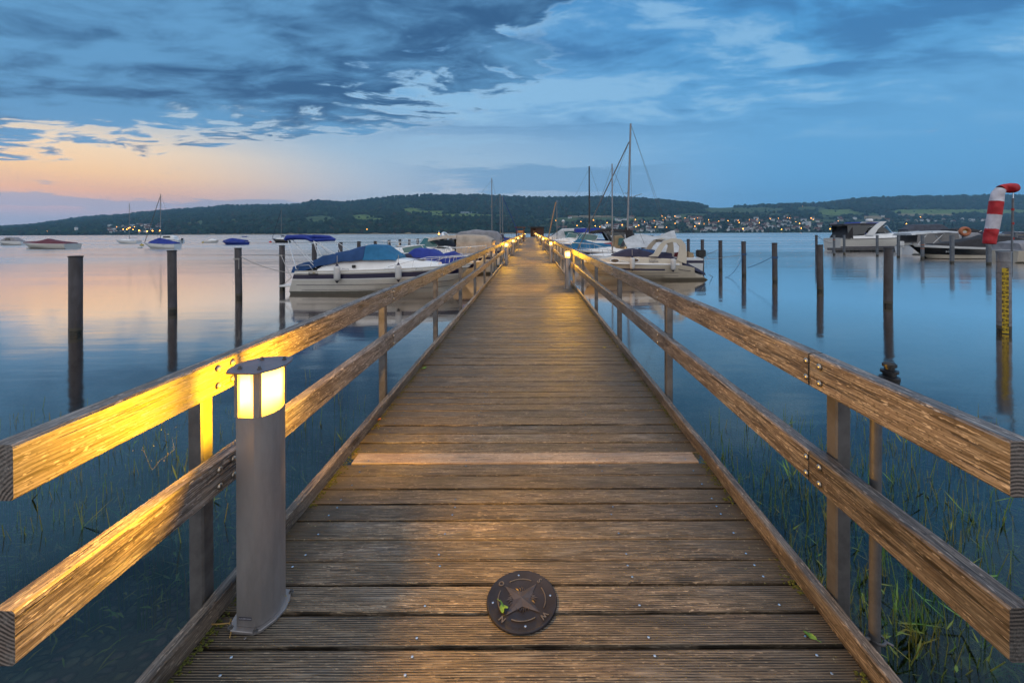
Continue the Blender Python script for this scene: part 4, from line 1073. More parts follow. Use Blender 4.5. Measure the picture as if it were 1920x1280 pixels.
for q in (4.9, 2.1, 3.7): MB().tube([(q, -.98, .93), (q+.02, -.98, .98), (q+.24, -.98, .98), (q+.26, -.98, .93)], .012, 6).build('cleat', CHROME, A.t, smooth=60)
MB().box((4.75, 0, 1.25), (.5, .5, .03)).build('deck_hatch', GLASSD, A.t, bevel=.01)
fender('white fender with dark ends near the stern of the blue tarp boat', V(632, 527, 15.35)); fender('white fender with dark ends midway along the blue tarp boat', V(747, 525, 15.35))
ropeline('thin white rope from the pile to the stern of the blue tarp boat', V(527, 478, 17.2), V(546, 519, 15.7), .03); 
ropeline('long sagging rope between the left row pile and the blue tarp boat', V(451, 481, 14.7), V(553, 512, 15.8), .12)
ropeline('short rope from the swim platform corner to the stern cleat', V(532, 533, 15.8), V(547, 519, 15.7), .01)

# --- second left boat, dark hull side and royal blue covers
B_ = Boat('low white bowrider with royal blue covers behind the big tarp boat', (-7.9, 19.2, 0), 0, 5.6, 2.0, .80, hull=GEL)
B_.strake(.7, .9, NAVY); B_.rub(GELW)
B_.shell([(1.9, .8, .55, .84, 1.15), (2.6, .9, .5, .84, 1.62), (3.3, .88, .5, .86, 1.60), (3.9, .7, .4, .9, 1.25)], TROY, 'cockpit_cover', wr=.07, seed=3)
B_.shell([(3.92, .74, .42, .88, 1.40), (4.3, .66, .40, .90, 1.46), (5.0, .4, .25, .95, 1.16)], TROY, 'bow_cover', wr=.06, seed=8)
B_.shell([(1.3, .92, .8, .84, 1.10), (2.3, .95, .7, .84, 1.42), (3.2, .93, .6, .84, 1.30)], TNAVY, 'dark_cover', wr=.05, seed=5)
B_.rails(.6, .97, .35, 5)
B2 = Boat('slim white boat with chrome bow rails between the blue covered boats and the cream hood', (-8.2, 21.6, 0), 0, 6.0, 2.1, .95, hull=GELW)
B2.strake(.72, .86, NAVY); B2.shell([(.6, .95, .8, .95, 1.12), (2.4, .9, .7, .98, 1.38), (4.6, .45, .3, 1.05, 1.24)], GELW, 'cabin'); B2.screen(2.9, 1.8, .8, 1.32, .38, GLASST); B2.rails(.45, .97, .45, 7); B2.rub(BLACK)
# --- cream canopy cruiser, stern to the pier (bow left)
C_ = Boat('white cruiser with a cream canvas canopy, stern to the left railing', (-2.1, 24.2, 0), math.pi, 7.0, 2.5, 1.05, hull=GEL, name='cabin_cruiser')
C_.strake(.80, .93, NAVY); C_.rub(BLACK)
C_.shell([(2.2, 1.15, 1.0, 1.0, 1.42), (4.0, 1.12, .95, 1.05, 1.55), (5.6, .85, .65, 1.12, 1.50), (7.0, .35, .22, 1.25, 1.34)], GELW, 'cabin')
C_.shell([(.1, 1.12, .95, 1.05, 1.95), (.5, 1.14, 1.0, 1.05, 2.18), (1.6, 1.14, .98, 1.1, 2.24), (2.1, 1.1, .95, 1.2, 2.22)], TCREAM, 'canopy', wr=.05, seed=2)
C_.shell([(2.1, 1.1, .95, 2.02, 2.22), (2.9, 1.08, .90, 2.0, 2.18), (3.7, 1.0, .85, 1.85, 2.02)], TCREAM, 'canopy_roof', wr=.03, seed=5)
C_.window([(2.15, 1.55), (3.1, 1.62), (3.4, 1.86), (2.2, 1.98)], 1.04, GLASSD, th=.04); C_.screen(4.6, 3.2, 1.0, 1.52, .55)
C_.arch(3.0, 1.1, 1.3, 2.32, .7, .14); C_.rails(.5, .98, .55, 7)
# --- grey canopy cruiser
D_ = Boat('white cruiser closed in by a tall grey canvas hood', (-2.1, 29.4, 0), math.pi, 7.6, 2.6, 1.15, hull=GELW, name='cabin_cruiser')
D_.strake(.8, .95, NAVY); D_.shell([(2.2, 1.2, 1.0, 1.1, 1.6), (5.4, .9, .6, 1.2, 1.55), (6.8, .3, .2, 1.4, 1.45)], GELW, 'cabin')
D_.shell([(.0, 1.2, 1.0, 1.1, 2.1), (.3, 1.2, 1.05, 1.1, 2.45), (1.8, 1.2, 1.05, 1.1, 2.56), (2.9, 1.15, .95, 1.3, 2.40), (3.6, 1.05, .8, 1.5, 1.9)], TGREY, 'canopy', wr=.06, seed=9); D_.rails(.55, .98, .5, 6)
# --- sailing boats and small boats further along the left side
def sailboat(label, loc, heading, L, mh, hull=GELW, cover_=TROY, mx=.58, mm=MAST, group=None, forestay=True, mr=.05, H=.75):
    s = Boat(label, loc, heading, L, L*.3, H, hull=hull, name='sailboat', cat='sailboat', bowlift=.30, rake=.22, group=group)
    s.rub(HBLUE)
    s.shell([(L*.28, .55, .45, H, H+.30), (L*.5, .55, .42, H, H+.42), (L*.72, .3, .2, H*1.1, H+.33)], GELW, 'coachroof')
    st = [(L*.98, 0, H*1.2, .97), (0.05, 0, H, 1.0), (L*mx-.1, L*.14, H, .97), (L*mx-.1, -L*.14, H, .97)]
    mast(s.t, L*mx, H, mh, mr, mm, stays=st if forestay else st[1:], spreader=(mh*.62, .45))
    MB().tube([(L*mx, 0, H+.75), (L*.08, 0, H+.68)], .04, 8).build('boom', mm, s.t)
    if cover_: MB().tube([(L*mx-.02, 0, H+1.0), (L*mx*.75, 0, H+.90), (L*.35, 0, H+.84), (L*.1, 0, H+.76)], [.10, .15, .13, .07], 10).build('sail_cover', cover_, s.t, smooth=60)
    return s
sailboat('white sailboat with the tallest mast among those left of the pier', (-2.3, 42, 0), math.pi, 7.5, 7.9, mx=.22, cover_=TROY, group=None)
sailboat('white sailboat with thin mast and blue sail cover beyond the tallest left mast', (-2.3, 50, 0), math.pi, 7, 7.0, mx=.20)
S3 = sailboat('white sailboat whose mast stands close right of its twin, blue stay slanting', (-2.2, 55, 0), math.pi, 7, 7.3, mx=.22)
MB().tube([(.22*7, 0, 7.2), (-.9, 0, 1.5)], .035, 6).build('furled_blue_sail', TROY, S3.t)
E_ = Boat('white cruiser with dark canvas top close to the left railing, farther than the hoods', (-2.2, 36, 0), math.pi, 7, 2.5, 1.1, hull=GELW, name='cabin_cruiser')
E_.shell([(.5, 1.1, .95, 1.1, 1.7), (3.5, 1.05, .8, 1.1, 1.75), (5.8, .4, .3, 1.2, 1.4)], GELW, 'cabin'); E_.shell([(.2, 1.1, .95, 1.75, 2.2), (3.0, 1.05, .9, 1.8, 2.3)], TNAVY, 'canopy', wr=.03); E_.window([(.6, 1.4), (3.0, 1.45), (3.0, 1.68), (.6, 1.66)], 1.05)
for i, y_ in enumerate((46, 60, 66, 72)):
    s = Boat('small distant white motorboat by the far left railing', (-2.4, y_, 0), math.pi, 6, 2.2, 1.0, hull=GELW, group='distant boats along the left railing'); s.shell([(.6, 1, .8, .95, 1.6), (2.8, .95, .7, .95, 1.75), (4.6, .4, .3, 1.05, 1.2)], (TBLUE, TDG, TGREY, TWHITE)[i], 'cover', wr=.04, seed=i)
# green light mark in the left pile row distance
t = thing('marker_post', 'pale marker post with small lamp behind the left pile row', 'marker post', W(823, 452, 0)); MB().tube([(0, 0, -1), (0, 0, 2.6)], .12, 8).build('pole', PILEP, t); MB().lathe([(.18, 2.0), (.18, 2.3)], n=10).build('lamp_glass', GLOWF, t); MB().lathe([(.2, 2.62), (.2, 2.9), (.02, 3.0)], n=10).build('cap', GELW, t)

# --- right side: cream boat with arch
K = Boat('cream motorboat with oval windows and curved arch, bow to the right railing', (8.62, 20.75, 0), math.pi, 6.1, 2.1, .76, hull=GELC, name='cabin_cruiser', bowlift=.14, rake=.12, reverse=1.35)
# swept stern: cut the sheer down towards the transom
for o in [K.hull]+[c for c in K.t.children if c.name.startswith('deck')]:
    for v_ in o.data.vertices:
        if v_.co.x < 1.6 and v_.co.z > .2: f_ = (1.6-v_.co.x)/1.6; v_.co.z -= (v_.co.z-.25)*.80*max(0, f_)**1.5
K.strake(.62, .72, NAVY, 'navy_stripe', t0=.36, t1=.9); K.strake(.30, .315, NAVY, 'seam_line', off=.006, t0=.25); K.strake(.48, .492, NAVY, 'seam_line', off=.006, t0=.25)
K.shell([(1.35, .98, .92, .70, .98), (1.9, .98, .90, .70, 1.06), (3.4, .96, .82, .74, 1.18), (4.6, .80, .55, .78, 1.14), (5.5, .38, .22, .84, .96)], GELC, 'cabin')
K.rub(GELW, .03, 1.0) if False else None
for sd in (-1, 1): MB().tube([(1.5, sd*1.0, .76), (3.4, sd*1.03, .79), (4.6, sd*.92, .83), (5.5, sd*.55, .86), (5.95, sd*.1, .87)], .045, 8).build('rub_rail', GELW, K.t, smooth=60)
K.shell([(1.75, .88, .75, .98, 1.30), (2.4, .86, .66, 1.06, 1.26), (3.3, .82, .6, 1.12, 1.50), (3.8, .76, .5, 1.14, 1.48), (4.5, .5, .3, 1.10, 1.20)], TNAVY, 'cockpit_cover', wr=.03, seed=6)
K.shell([(2.5, .6, .4, 1.25, 1.42), (3.1, .6, .4, 1.3, 1.50)], TBLUE, 'blue_cloth', wr=.04)
K.shell([(.05, .6, .45, .20, .34), (.6, .86, .7, .45, .62), (1.2, .92, .8, .65, .95), (1.5, .9, .8, .70, 1.05)], TNAVY, 'stern_cover', wr=.03)
# arch: two curved flat legs joined by a top beam
for sd in (-1, 1):
    out_ = [(1.15, .80), (1.10, 1.3), (1.15, 1.75), (1.35, 1.98), (1.8, 2.02), (2.2, 1.92), (2.45, 1.65), (2.7, 1.28), (2.95, 1.15)]
    inn_ = [(1.6, .95), (1.50, 1.3), (1.42, 1.62), (1.55, 1.80), (1.8, 1.84), (2.05, 1.78), (2.2, 1.6), (2.38, 1.3), (2.5, 1.15)]
    b = MB(); b.rings([[Vector((p_[0], sd*(.92-.12*(p_[1]-.8)+w), p_[1])) for p_ in (o1, o2) for w in ((0, .07) if p_ is o1 else (.07, 0))] for o1, o2 in zip(out_, inn_)]); b.build('arch_leg', GELC, K.t, smooth=40)
MB().rings([[Vector((x_, y_, z_)) for x_, z_ in ((1.4, 1.84), (1.36, 1.99), (2.1, 1.95), (2.0, 1.82))] for y_ in (-.82, .82)]).build('arch_top', GELC, K.t, bevel=.02)
K.portlight(4.55, .95, .20, .085, .80, mat('amber_window', (.09, .05, .02), .1)); K.portlight(3.62, .97, .20, .085, .925, mat('amber_window', (.09, .05, .02), .1))
# the camera sees the boat's local +Y side (heading pi)
MT = Matrix.Translation
def ktext(s_, size, x_, z_, y_, m, nm='lettering'):
    return text(s_, size, m, K.t, MT((x_, y_, z_)) @ Matrix.Rotation(math.pi, 4, 'Z') @ Matrix.Rotation(R(90), 4, 'X'), nm, ext=.002)
ktext('Sophia', .17, 2.72, .93, .99, NAVY, 'boat_name'); ktext('Yacht-Club', .06, 2.72, 1.03, .985, NAVY); ktext('crownline', .11, 1.95, .50, 1.00, NAVY)
for sd in (-1, 1): MB().tube([(1.55, sd*1.02, .55), (1.3, sd*1.01, .50), (.95, sd*1.0, .46)], .012, 6).build('swoosh_line', NAVY, K.t)
K.rails(.62, .97, .22, 4)
fender('slim white fender under the front oval window of the cream boat', V(1185.5, 505, 19.55)); fender('slim white fender below the arch of the cream boat', V(1262, 507, 19.55))
ropeline('rope curving from the cream boat stern to the fifth pile', V(1330, 515, 20.2), V(1351, 523, 24.6), .05, ROPEB); ropeline('rope from behind the cream boat up to the fifth pile', V(1320, 479, 24), V(1351, 466, 24.6), .02, WIRE)
ropeline('long rope from the outboard to the pile with the hanging loop', V(1322, 486, 24), V(1393, 477, 22), .04, ROPE); ropeline('blue rope looping down from the fourth right pile', V(1393, 480, 21.8), V(1360, 520, 21), .25, ROPEB); ropeline('blue rope from the third right pile towards the boats', V(1449, 481, 19.1), V(1402, 502, 20.5), .04, ROPEB)
for (u, v), k in ((RP[2], 'third'), (RP[3], 'fourth')):
    p = W(u, v); b = MB(); [b.tube([(.122*math.cos(a), .122*math.sin(a), z_+.02*math.sin(a)) for a in np.linspace(0, 6.28, 20)], .012, 5, cap=False) for z_ in (0, .03, .07)]
    b.tube([(-.12, -.03, 0), (-.14, -.06, -.5)], .010, 5)
    tag(b.build('rope_coil', ROPEB, smooth=60, loc=(p.x, p.y, 1.12)), 'blue rope wound round the %s right pile' % k, 'rope')
p = Vector((-10.5, 14.74, 0)); b = MB(); [b.tube([(.118*math.cos(a), .118*math.sin(a), z_) for a in np.linspace(0, 6.28, 20)], .012, 5, cap=False) for z_ in (0, .03)]; b.tube([(.12, -.1, 0), (.13, -.12, -.35)], .01, 5)
tag(b.build('rope_coil', ROPE, smooth=60, loc=(-10.5, 14.74, 1.40)), 'pale rope tied round the third pile of the left row', 'rope')
b = MB(); [b.tube([(.118*math.cos(a), .118*math.sin(a), z_) for a in np.linspace(0, 6.28, 20)], .012, 5, cap=False) for z_ in (0, .03)]
tag(b.build('rope_coil', ROPE, smooth=60, loc=(-10.5, 17.36, 1.38)), 'pale rope tied round the pile at the big boat stern', 'rope')
# --- white motorboat with tent tarp, outboard
M2 = Boat('white open motorboat with a peaked white tarp and black outboard', (9.75, 24.2, 0), math.pi, 6.9, 2.1, .82, hull=GELW)
M2.strake(.7, .88, NAVY); M2.outboard(-.2, BLACK, 1.1)
b = MB()
tp = [(1.2, -1.05, 1.25), (1.15, 1.05, 1.05), (3.9, -1.0, 1.35), (3.9, 1.0, 1.35)]; rd = [(1.75, 0, 2.38), (2.6, 0, 2.30), (3.9, 0, 2.12)]
n = 14; gr = []
for i in range(n+1):
    f = i/n; row = []
    for j in range(n+1):
        a = j/n*2-1; zr = (2.32-.30*f+.12*math.cos(f*9)) ; ze = 1.25+.15*f-.12*math.sin(f*math.pi*2)
        row.append(Vector((1.3+3.0*f, 1.15*a, ze+(zr-ze)*(1-abs(a)**.85))))
    gr.append(row)
b.rings(gr, cap=False, closed=False); b.rings([[v_-Vector((0, 0, .012)) for v_ in r_] for r_ in gr], cap=False, closed=False); b.build('tent_tarp', TWHITE, M2.t, smooth=60)
b = MB(); b.tube([(1.35, 0, .8), (1.35, 0, 2.42)], .02, 6); b.tube([(4.2, 0, .8), (4.2, 0, 2.2)], .02, 6); b.build('tarp_pole', CHROME, M2.t)
M2.shell([(4.3, .8, .6, .85, 1.10), (5.4, .5, .3, .95, 1.10), (6.3, .2, .1, 1.0, 1.04)], GELW, 'foredeck'); M2.shell([(3.1, .9, .7, .85, 1.1), (4.6, .75, .5, .9, 1.16)], TNAVY, 'front_cover', wr=.03)
mast(M2.t, 4.95, .95, 6.35, .045, MAST, stays=[(6.8, 0, 1.0, .97), (3.0, .9, .9, .97)], spreader=(2.3, .35))
for q in (.3, .9): M2.shell([(q, .35, .3, .85, 1.12), (q+.3, .35, .3, .85, 1.2)], (TRED if q > .5 else TBG), 'seat_back')
text('SH 1-1800', .17, BLACK, M2.t, MT((5.35, .80, .62)) @ Matrix.Rotation(math.pi+.42, 4, 'Z') @ Matrix.Rotation(R(90), 4, 'X'), 'registration')
M2.rails(.6, .98, .35, 5)
# --- tall-mast sailboat with black covers
S5 = Boat('sailboat with the tallest mast of all and a black sail cover', (9.3, 27.6, 0), math.pi, 6.7, 2.3, .95, hull=GELW, name='sailboat', cat='sailboat')
S5.strake(.72, .9, TNAVY); S5.shell([(2.2, .9, .8, .95, 1.28), (4.0, .85, .65, .95, 1.38), (5.4, .45, .3, 1.05, 1.2)], GELW, 'coachroof')
mast(S5.t, 2.85, 1.2, 9.6, .075, MAST, lean=-.28, stays=[(5.3, 0, 1.3, .88), (-.1, .3, 1.0, 1.0), (-.5, -.3, 1.0, 1.0), (2.7, 1.0, 1.0, .86)], spreader=(4.9, .55))
MB().tube([(2.7, 0, 8.35), (6.2, 0, 1.1)], .04, 6).build('furled_jib', WIRE, S5.t)
MB().tube([(2.62, .0, 4.65), (1.85, 0, 4.90)], .022, 6).build('crane_arm', MAST, S5.t)
S5.shell([(.9, .55, .35, 1.15, 1.55), (1.2, .8, .5, 1.2, 2.12), (2.3, .5, .10, 1.55, 2.15), (2.75, .28, .06, 1.5, 2.62), (2.95, .2, .05, 1.5, 2.7)], TBLACK, 'sail_cover', wr=.05, seed=7)
S5.shell([(3.0, .75, .55, 1.2, 1.75), (3.3, .75, .55, 1.25, 2.15), (3.75, .7, .5, 1.3, 2.10)], TBG, 'spray_hood', wr=.02); S5.window([(3.1, 1.45), (3.6, 1.5), (3.55, 1.95), (3.2, 1.95)], .70, GLASST); S5.rails(.6, .98, .45, 5)
# --- blue/red tarp boats
M3 = Boat('low boat under a mid blue tarp with a red cover on its end', (9.0, 31.6, 0), math.pi, 6.6, 2.2, .9, hull=GELW)
M3.shell([(3.0, 1.0, .8, .95, 1.45), (4.2, .9, .5, .95, 1.55), (5.2, .6, .2, 1.0, 1.85), (5.5, .5, .12, 1.0, 1.75), (6.2, .2, .1, 1.05, 1.2)], TCYAN, 'blue_tarp', wr=.06, seed=11); M3.shell([(1.6, 1.0, .7, 1.0, 1.45), (2.3, 1.0, .7, 1.0, 1.62), (3.4, .98, .6, 1.0, 1.5)], TRED, 'red_cover', wr=.05, seed=3)
M4 = Boat('boat with a purple blue tarp and pink edge right behind the first right lamp', (8.4, 17.2, 0), math.pi, 0.1, .1, .1) if False else None
M5 = Boat('dinghy under a dusty blue tarp close behind the right railing', (6.6, 27.9, 0), math.pi, 4.2, 1.6, .7, hull=GELW) if False else None
# --- black-top cruiser with arch and teal windscreen
N1 = Boat('white cruiser with black canvas top and teal windscreen right of the dark mast', (9.0, 36.4, 0), math.pi, 7.6, 2.6, 1.2, hull=GELW, name='cabin_cruiser')
N1.shell([(1.0, 1.15, 1.0, 1.15, 1.55), (4.2, 1.1, .85, 1.2, 1.70), (6.3, .5, .3, 1.3, 1.45)], GELW, 'cabin'); N1.strake(.8, .93, HBLUE); N1.screen(5.0, 3.4, 1.0, 1.65, .6, GLASST); N1.arch(2.6, 1.1, 1.5, 2.75, .9, .2)
N1.shell([(.2, 1.1, .95, 2.3, 2.55), (2.4, 1.1, .95, 2.45, 2.72), (3.6, .95, .8, 2.2, 2.45)], TBLACK, 'canopy'); N1.window([(.5, 1.6), (2.2, 1.6), (2.6, 2.4), (.8, 2.3)], 1.02, GLASSD); N1.rails(.55, .98, .45, 6)
sailboat('sailboat with a black mast between the blue and the black canopies', (8.8, 41.5, 0), math.pi, 7.2, 9.0, cover_=TBLUE, mx=.40, mm=MASTK, mr=.085)
N2 = Boat('white cruiser with a bright blue bimini top beyond the dark mast', (8.6, 46.5, 0), math.pi, 7.4, 2.6, 1.25, hull=GELW, name='cabin_cruiser')
N2.shell([(.8, 1.15, 1.0, 1.2, 1.7), (4.4, 1.05, .85, 1.25, 1.8), (6.2, .4, .3, 1.4, 1.5)], GELW, 'cabin'); N2.shell([(.6, 1.1, .9, 2.2, 2.55), (1.0, 1.1, .95, 2.35, 2.85), (3.6, 1.1, .95, 2.35, 2.80)], TROY, 'bimini', wr=.03); N2.arch(3.4, 1.1, 1.5, 2.6, 1.0, .14); N2.screen(4.8, 3.6, 1.0, 1.75, .55); N2.strake(.72, .85, mat('brown_stripe', (.10, .04, .03), .4)); N2.rails(.55, .98, .45, 6)
sailboat('sailboat with the short slim mast and slanting wooden pole beyond the right lamps', (7.6, 53, 0), math.pi, 6.2, 6.5, cover_=None, mx=.68)
t = thing('wooden_boom', 'slanting wooden boom beside the short slim mast', 'boom', V(1027, 440, 52)); MB().tube([(0, 0, -.8), tuple(V(1042, 379, 52)-V(1027, 440, 52))], .08, 8).build('spar', mat('spar_wood', (.32, .20, .12), .6), t)
N3 = Boat('cruiser wrapped in a white and clear canopy beyond the right railing lamps', (8.6, 58, 0), math.pi, 7.6, 2.7, 1.3, hull=GELW, name='cabin_cruiser')
N3.shell([(.5, 1.2, 1.0, 1.3, 2.6), (1.0, 1.2, 1.0, 1.3, 3.0), (4.2, 1.1, .9, 1.4, 2.9), (5.6, .9, .6, 1.4, 1.9), (6.8, .3, .2, 1.4, 1.5)], TWHITE, 'canopy', wr=.04); N3.window([(1.2, 1.9), (3.8, 1.9), (4.0, 2.5), (1.4, 2.6)], 1.12, GLASST)
for i, y_ in enumerate((64, 70, 76, 82)):
    s = Boat('small distant white cruiser by the far right railing', (8.2, y_, 0), math.pi, 6.6, 2.4, 1.2, hull=GELW, group='distant boats along the right railing'); s.shell([(.6, 1, .8, 1.1, 2.2), (3.2, .95, .7, 1.1, 2.4), (5.0, .4, .3, 1.15, 1.4)], (TWHITE, TGREY, TWHITE, TDG)[i], 'cover', wr=.04, seed=i)
t = thing('flag_pole', 'thin pole with a pale bulb top beyond the white canopies', 'pole', (4.9, 62, 0)); MB().tube([(0, 0, 0), (0, 0, 3.9)], .05, 8).build('pole', MAST, t); MB().lathe([(.1, 3.8), (.28, 4.05), (.1, 4.3)], n=10).build('bulb', FEND, t)

# --- moored boats out on the left water
def moored(label, px0, px1, py, H=.6, flip=False, **k):
    a, b_ = W(px0, py), W(px1, py); L = (b_-a).length
    loc = a if not flip else b_; rz = 0 if not flip else math.pi
    return Boat(label, (loc.x, loc.y, 0), rz, L, L*.36, H, **k), L
s, L = moored('small pale boat with grey cabin hood at the far left edge', 5, 49, 459, .75, True, hull=GELW)
s.shell([(L*.15, .7, .6, .75, .95), (L*.38, .75, .6, .75, 1.75), (L*.62, .75, .55, .78, 1.8), (L*.85, .5, .4, .8, 1.1)], TGREY, 'hood'); s.window([(L*.42, 1.0), (L*.62, 1.0), (L*.6, 1.55), (L*.46, 1.55)], .7)
s, L = moored('white speedboat under a maroon cover on the left water', 53, 137, 466, .78, True, hull=GEL, rake=.25)
s.shell([(.1, .9, .8, .72, .98), (L*.35, 1.25, .7, .75, 1.35), (L*.47, 1.2, .4, .78, 1.65), (L*.6, 1.1, .6, .82, 1.32), (L*.97, .12, .08, .98, 1.10)], TMAR, 'cover', wr=.03)
s = sailboat('sailboat with a royal blue tarp tent and mast on the left water', (W(331, 466).x, W(300, 466).y, 0), math.pi, 5.6, 8.9, cover_=None, mx=.50, hull=GELW); s.shell([(.1, .7, .5, .6, .95), (1.7, .85, .3, .6, 1.45), (3.0, .8, .15, .65, 1.75), (4.6, .35, .2, .8, 1.1)], TROY, 'tarp', wr=.05); 
MB().tube([(2.8, 0, 8.6), (5.4, 0, 1.0)], .045, 6).build('furled_jib', WIRE, s.t)
s, L = moored('white cabin boat with red waterline behind the blue tarp sailboat', 298, 340, 456, .85, True, hull=GELW); s.strake(.05, .25, BUOYR); s.shell([(L*.2, .8, .7, .85, 1.6), (L*.3, .85, .7, .85, 2.1), (L*.65, .8, .6, .9, 2.0), (L*.85, .5, .4, .95, 1.3)], GELW, 'cabin'); s.window([(L*.32, 1.4), (L*.62, 1.4), (L*.6, 1.85), (L*.34, 1.9)], .75); s.outboard(-.2)
sailboat('sailboat with bare mast behind the white cabin boat on the left water', (W(322, 455).x, 104, 0), math.pi, 6, 10.2, cover_=None, mx=.40, hull=GELW)
s, L = moored('tiny white open boat beside a yellow buoy', 385, 408, 455.5, .6, False, hull=GELW); s.shell([(L*.3, .5, .4, .6, .8), (L*.5, .5, .3, .6, 1.15), (L*.8, .3, .2, .65, .8)], GELW, 'cuddy')
s, L = moored('motorboat wrapped in royal blue cover with folded top on the left water', 421, 463, 458.5, .6, True, hull=TROY); s.shell([(.1, .75, .6, .55, .95), (L*.35, .85, .6, .58, 1.25), (L*.6, .8, .5, .6, 1.45), (L*.95, .12, .08, .75, .9)], TROY, 'cover', wr=.06)
b = MB(); [b.tube([(L*.15, sd*.7, 1.0), (L*.22, sd*.7, 1.65), (L*.02, sd*.7, 1.7)], .025, 5) for sd in (-1, 1)]; b.build('bimini_frame', CHROME, s.t); MB().tube([(L*.1, -.75, 1.72), (L*.1, .75, 1.72)], .10, 8).build('folded_bimini', TROY, s.t)
q = W(543, 454.5); s = sailboat('dark hulled sailboat with blue deck edge near a red buoy', (q.x, q.y, 0), math.pi, 4.8, 9.4, cover_=TNAVY, mx=.46, hull=HULLK, H=.85); MB().tube([(2.2, 0, 9.0), (4.7, 0, 1.1)], .05, 6).build('furled_jib', TNAVY, s.t)
def buoy(label, px, py, m, r_=.35):
    p = W(px, py); t = thing('mooring_buoy', label, 'buoy', p, 0, 'mooring buoys on the left water'); b = MB(); b.lathe([(.02, -r_*.8), (r_*.8, -r_*.4), (r_, .1), (r_*.85, r_*.6), (r_*.4, r_), (.05, r_*1.1)], n=16); b.build('float', m, t, smooth=60); MB().lathe([(.06, r_), (.06, r_*1.5)], n=8).build('ring', BLACK, t)
buoy('yellow mooring buoy at the bow of the blue tarp sailboat', 266, 461, BUOYY); buoy('white mooring buoy below the yellow one near the blue tarp sailboat', 262.5, 465, FEND); buoy('yellow mooring buoy left of the tiny white boat', 381, 455.5, BUOYY); buoy('red mooring buoy left of the dark hulled sailboat', 507, 454.5, BUOYR); buoy('white mooring buoy under the bow of the maroon covered speedboat', 55, 466.5, FEND); buoy('pale mooring buoy at the far left edge of the water', 1, 459, FEND)

# --- marina on the right
def mloc(px, py): return W(px, py)
q = W(1560, 470); q2 = W(1730, 470)
P1 = Boat('large white cruiser with black roof and raked arch, left end of the right marina', (q.x, q.y, 0), 0, 11.0, 3.3, 1.50, hull=GEL, name='cabin_cruiser', bowlift=.2)
P1.rub(BLACK, .035, .96); P1.strake(.30, .36, NAVY)
P1.shell([(1.2, 1.45, 1.3, 1.5, 1.85), (5.0, 1.4, 1.2, 1.55, 2.1), (7.5, 1.1, .8, 1.6, 2.2), (9.8, .4, .3, 1.7, 1.9)], GELW, 'cabin')
P1.shell([(.6, 1.35, 1.25, 3.05, 3.22), (2.4, 1.4, 1.25, 3.15, 3.36), (4.9, 1.2, 1.1, 3.15, 3.32)], TBLACK, 'canopy')
P1.window([(1.0, 1.75), (2.9, 1.9), (3.6, 3.1), (.9, 3.1)], 1.28, GLASSD); P1.window([(4.0, 2.05), (6.2, 2.25), (5.0, 3.15), (4.5, 3.15)], 1.15, GLASSD)
for sd in (-1, 1): MB().rings([[Vector((x_, sd*(1.38+w), z_)) for x_ in (a0, a1) for w in ((0, .1) if x_ == a0 else (.1, 0))] for a0, a1, z_ in ((3.0, 4.0, 1.9), (3.6, 4.4, 2.6), (4.4, 5.2, 3.3), (4.9, 5.5, 3.55))]).build('arch_leg', GELW, P1.t)
MB().box((5.1, 0, 3.5), (.6, 2.9, .12)).build('arch_top', GELW, P1.t); MB().lathe([(.35, 3.6), (.4, 3.75), (.3, 3.9)], (4.6, 0, 0), 14).build('radar_dome', GELW, P1.t, smooth=60)
P1.screen(7.3, 5.6, 1.2, 2.15, .95, GLASSD, GELW); P1.shell([(.7, 1.42, 1.35, 1.4, 1.7), (1.5, 1.45, 1.35, 1.5, 3.0)], TBLACK, 'rear_curtain'); P1.portlight(9.2, 1.45, .28, .1, .95); P1.rails(.55, .98, .6, 7)
t = thing('floating_dock', 'low grey floating dock alongside the large white cruiser', 'dock', (q.x+4.5, q.y-2.1, 0)); MB().box((0, 0, .28), (12.5, 1.0, .3)).build('deck_frame', STEEL, t); [MB().box((k*2.6-5, 0, .04), (1.4, .9, .3)).build('float', BLACK, t) for k in range(5)]
q = W(1640, 465); P2 = Boat('cruiser with navy blue hood and clear panels behind the large white cruiser', (q.x-1.5, q.y+4, 0), 0, 9, 3, 1.5, hull=GELW, name='cabin_cruiser'); P2.shell([(0, 1.3, 1.1, 1.6, 2.9), (1.0, 1.35, 1.1, 1.6, 3.75), (4.6, 1.3, 1.1, 1.7, 3.85), (6.6, 1.1, .8, 1.8, 2.5), (8, .5, .3, 1.8, 2.0)], TROY, 'hood'); P2.window([(1.4, 2.5), (4.4, 2.6), (4.2, 3.5), (1.6, 3.5)], 1.22, GLASSD); P2.window([(4.7, 2.6), (5.9, 2.5), (5.3, 3.2), (4.7, 3.5)], 1.20, TGREY)
q = W(1695, 477); P3 = Boat('open boat with clear sided cream canopy and white outboard motor', (q.x, q.y, 0), 0, 7.0, 2.4, .85, hull=GELW); P3.outboard(-.3, GELW, 1.2)
P3.shell([(-.2, 1.1, .95, 1.95, 2.15), (.4, 1.15, 1.0, 2.05, 2.25), (3.2, 1.15, 1.0, 2.22, 2.40), (4.6, 1.0, .85, 2.15, 2.32)], TWHITE, 'canopy', wr=.03); P3.window([(.3, 1.1), (4.6, 1.2), (4.4, 2.12), (.4, 2.1)], 1.05, mat('clear_vinyl', (.16, .16, .17), .15), th=.04)
b = MB(); [b.tube([(x0_, sd*1.12, .9), (x1_, sd*1.05, 2.3)], .03, 6) for sd in (-1, 1) for x0_, x1_ in ((.2, 1.6), (1.6, 3.2), (3.0, 1.8), (4.6, 4.5))]; b.build('canopy_frame', CHROME, P3.t)
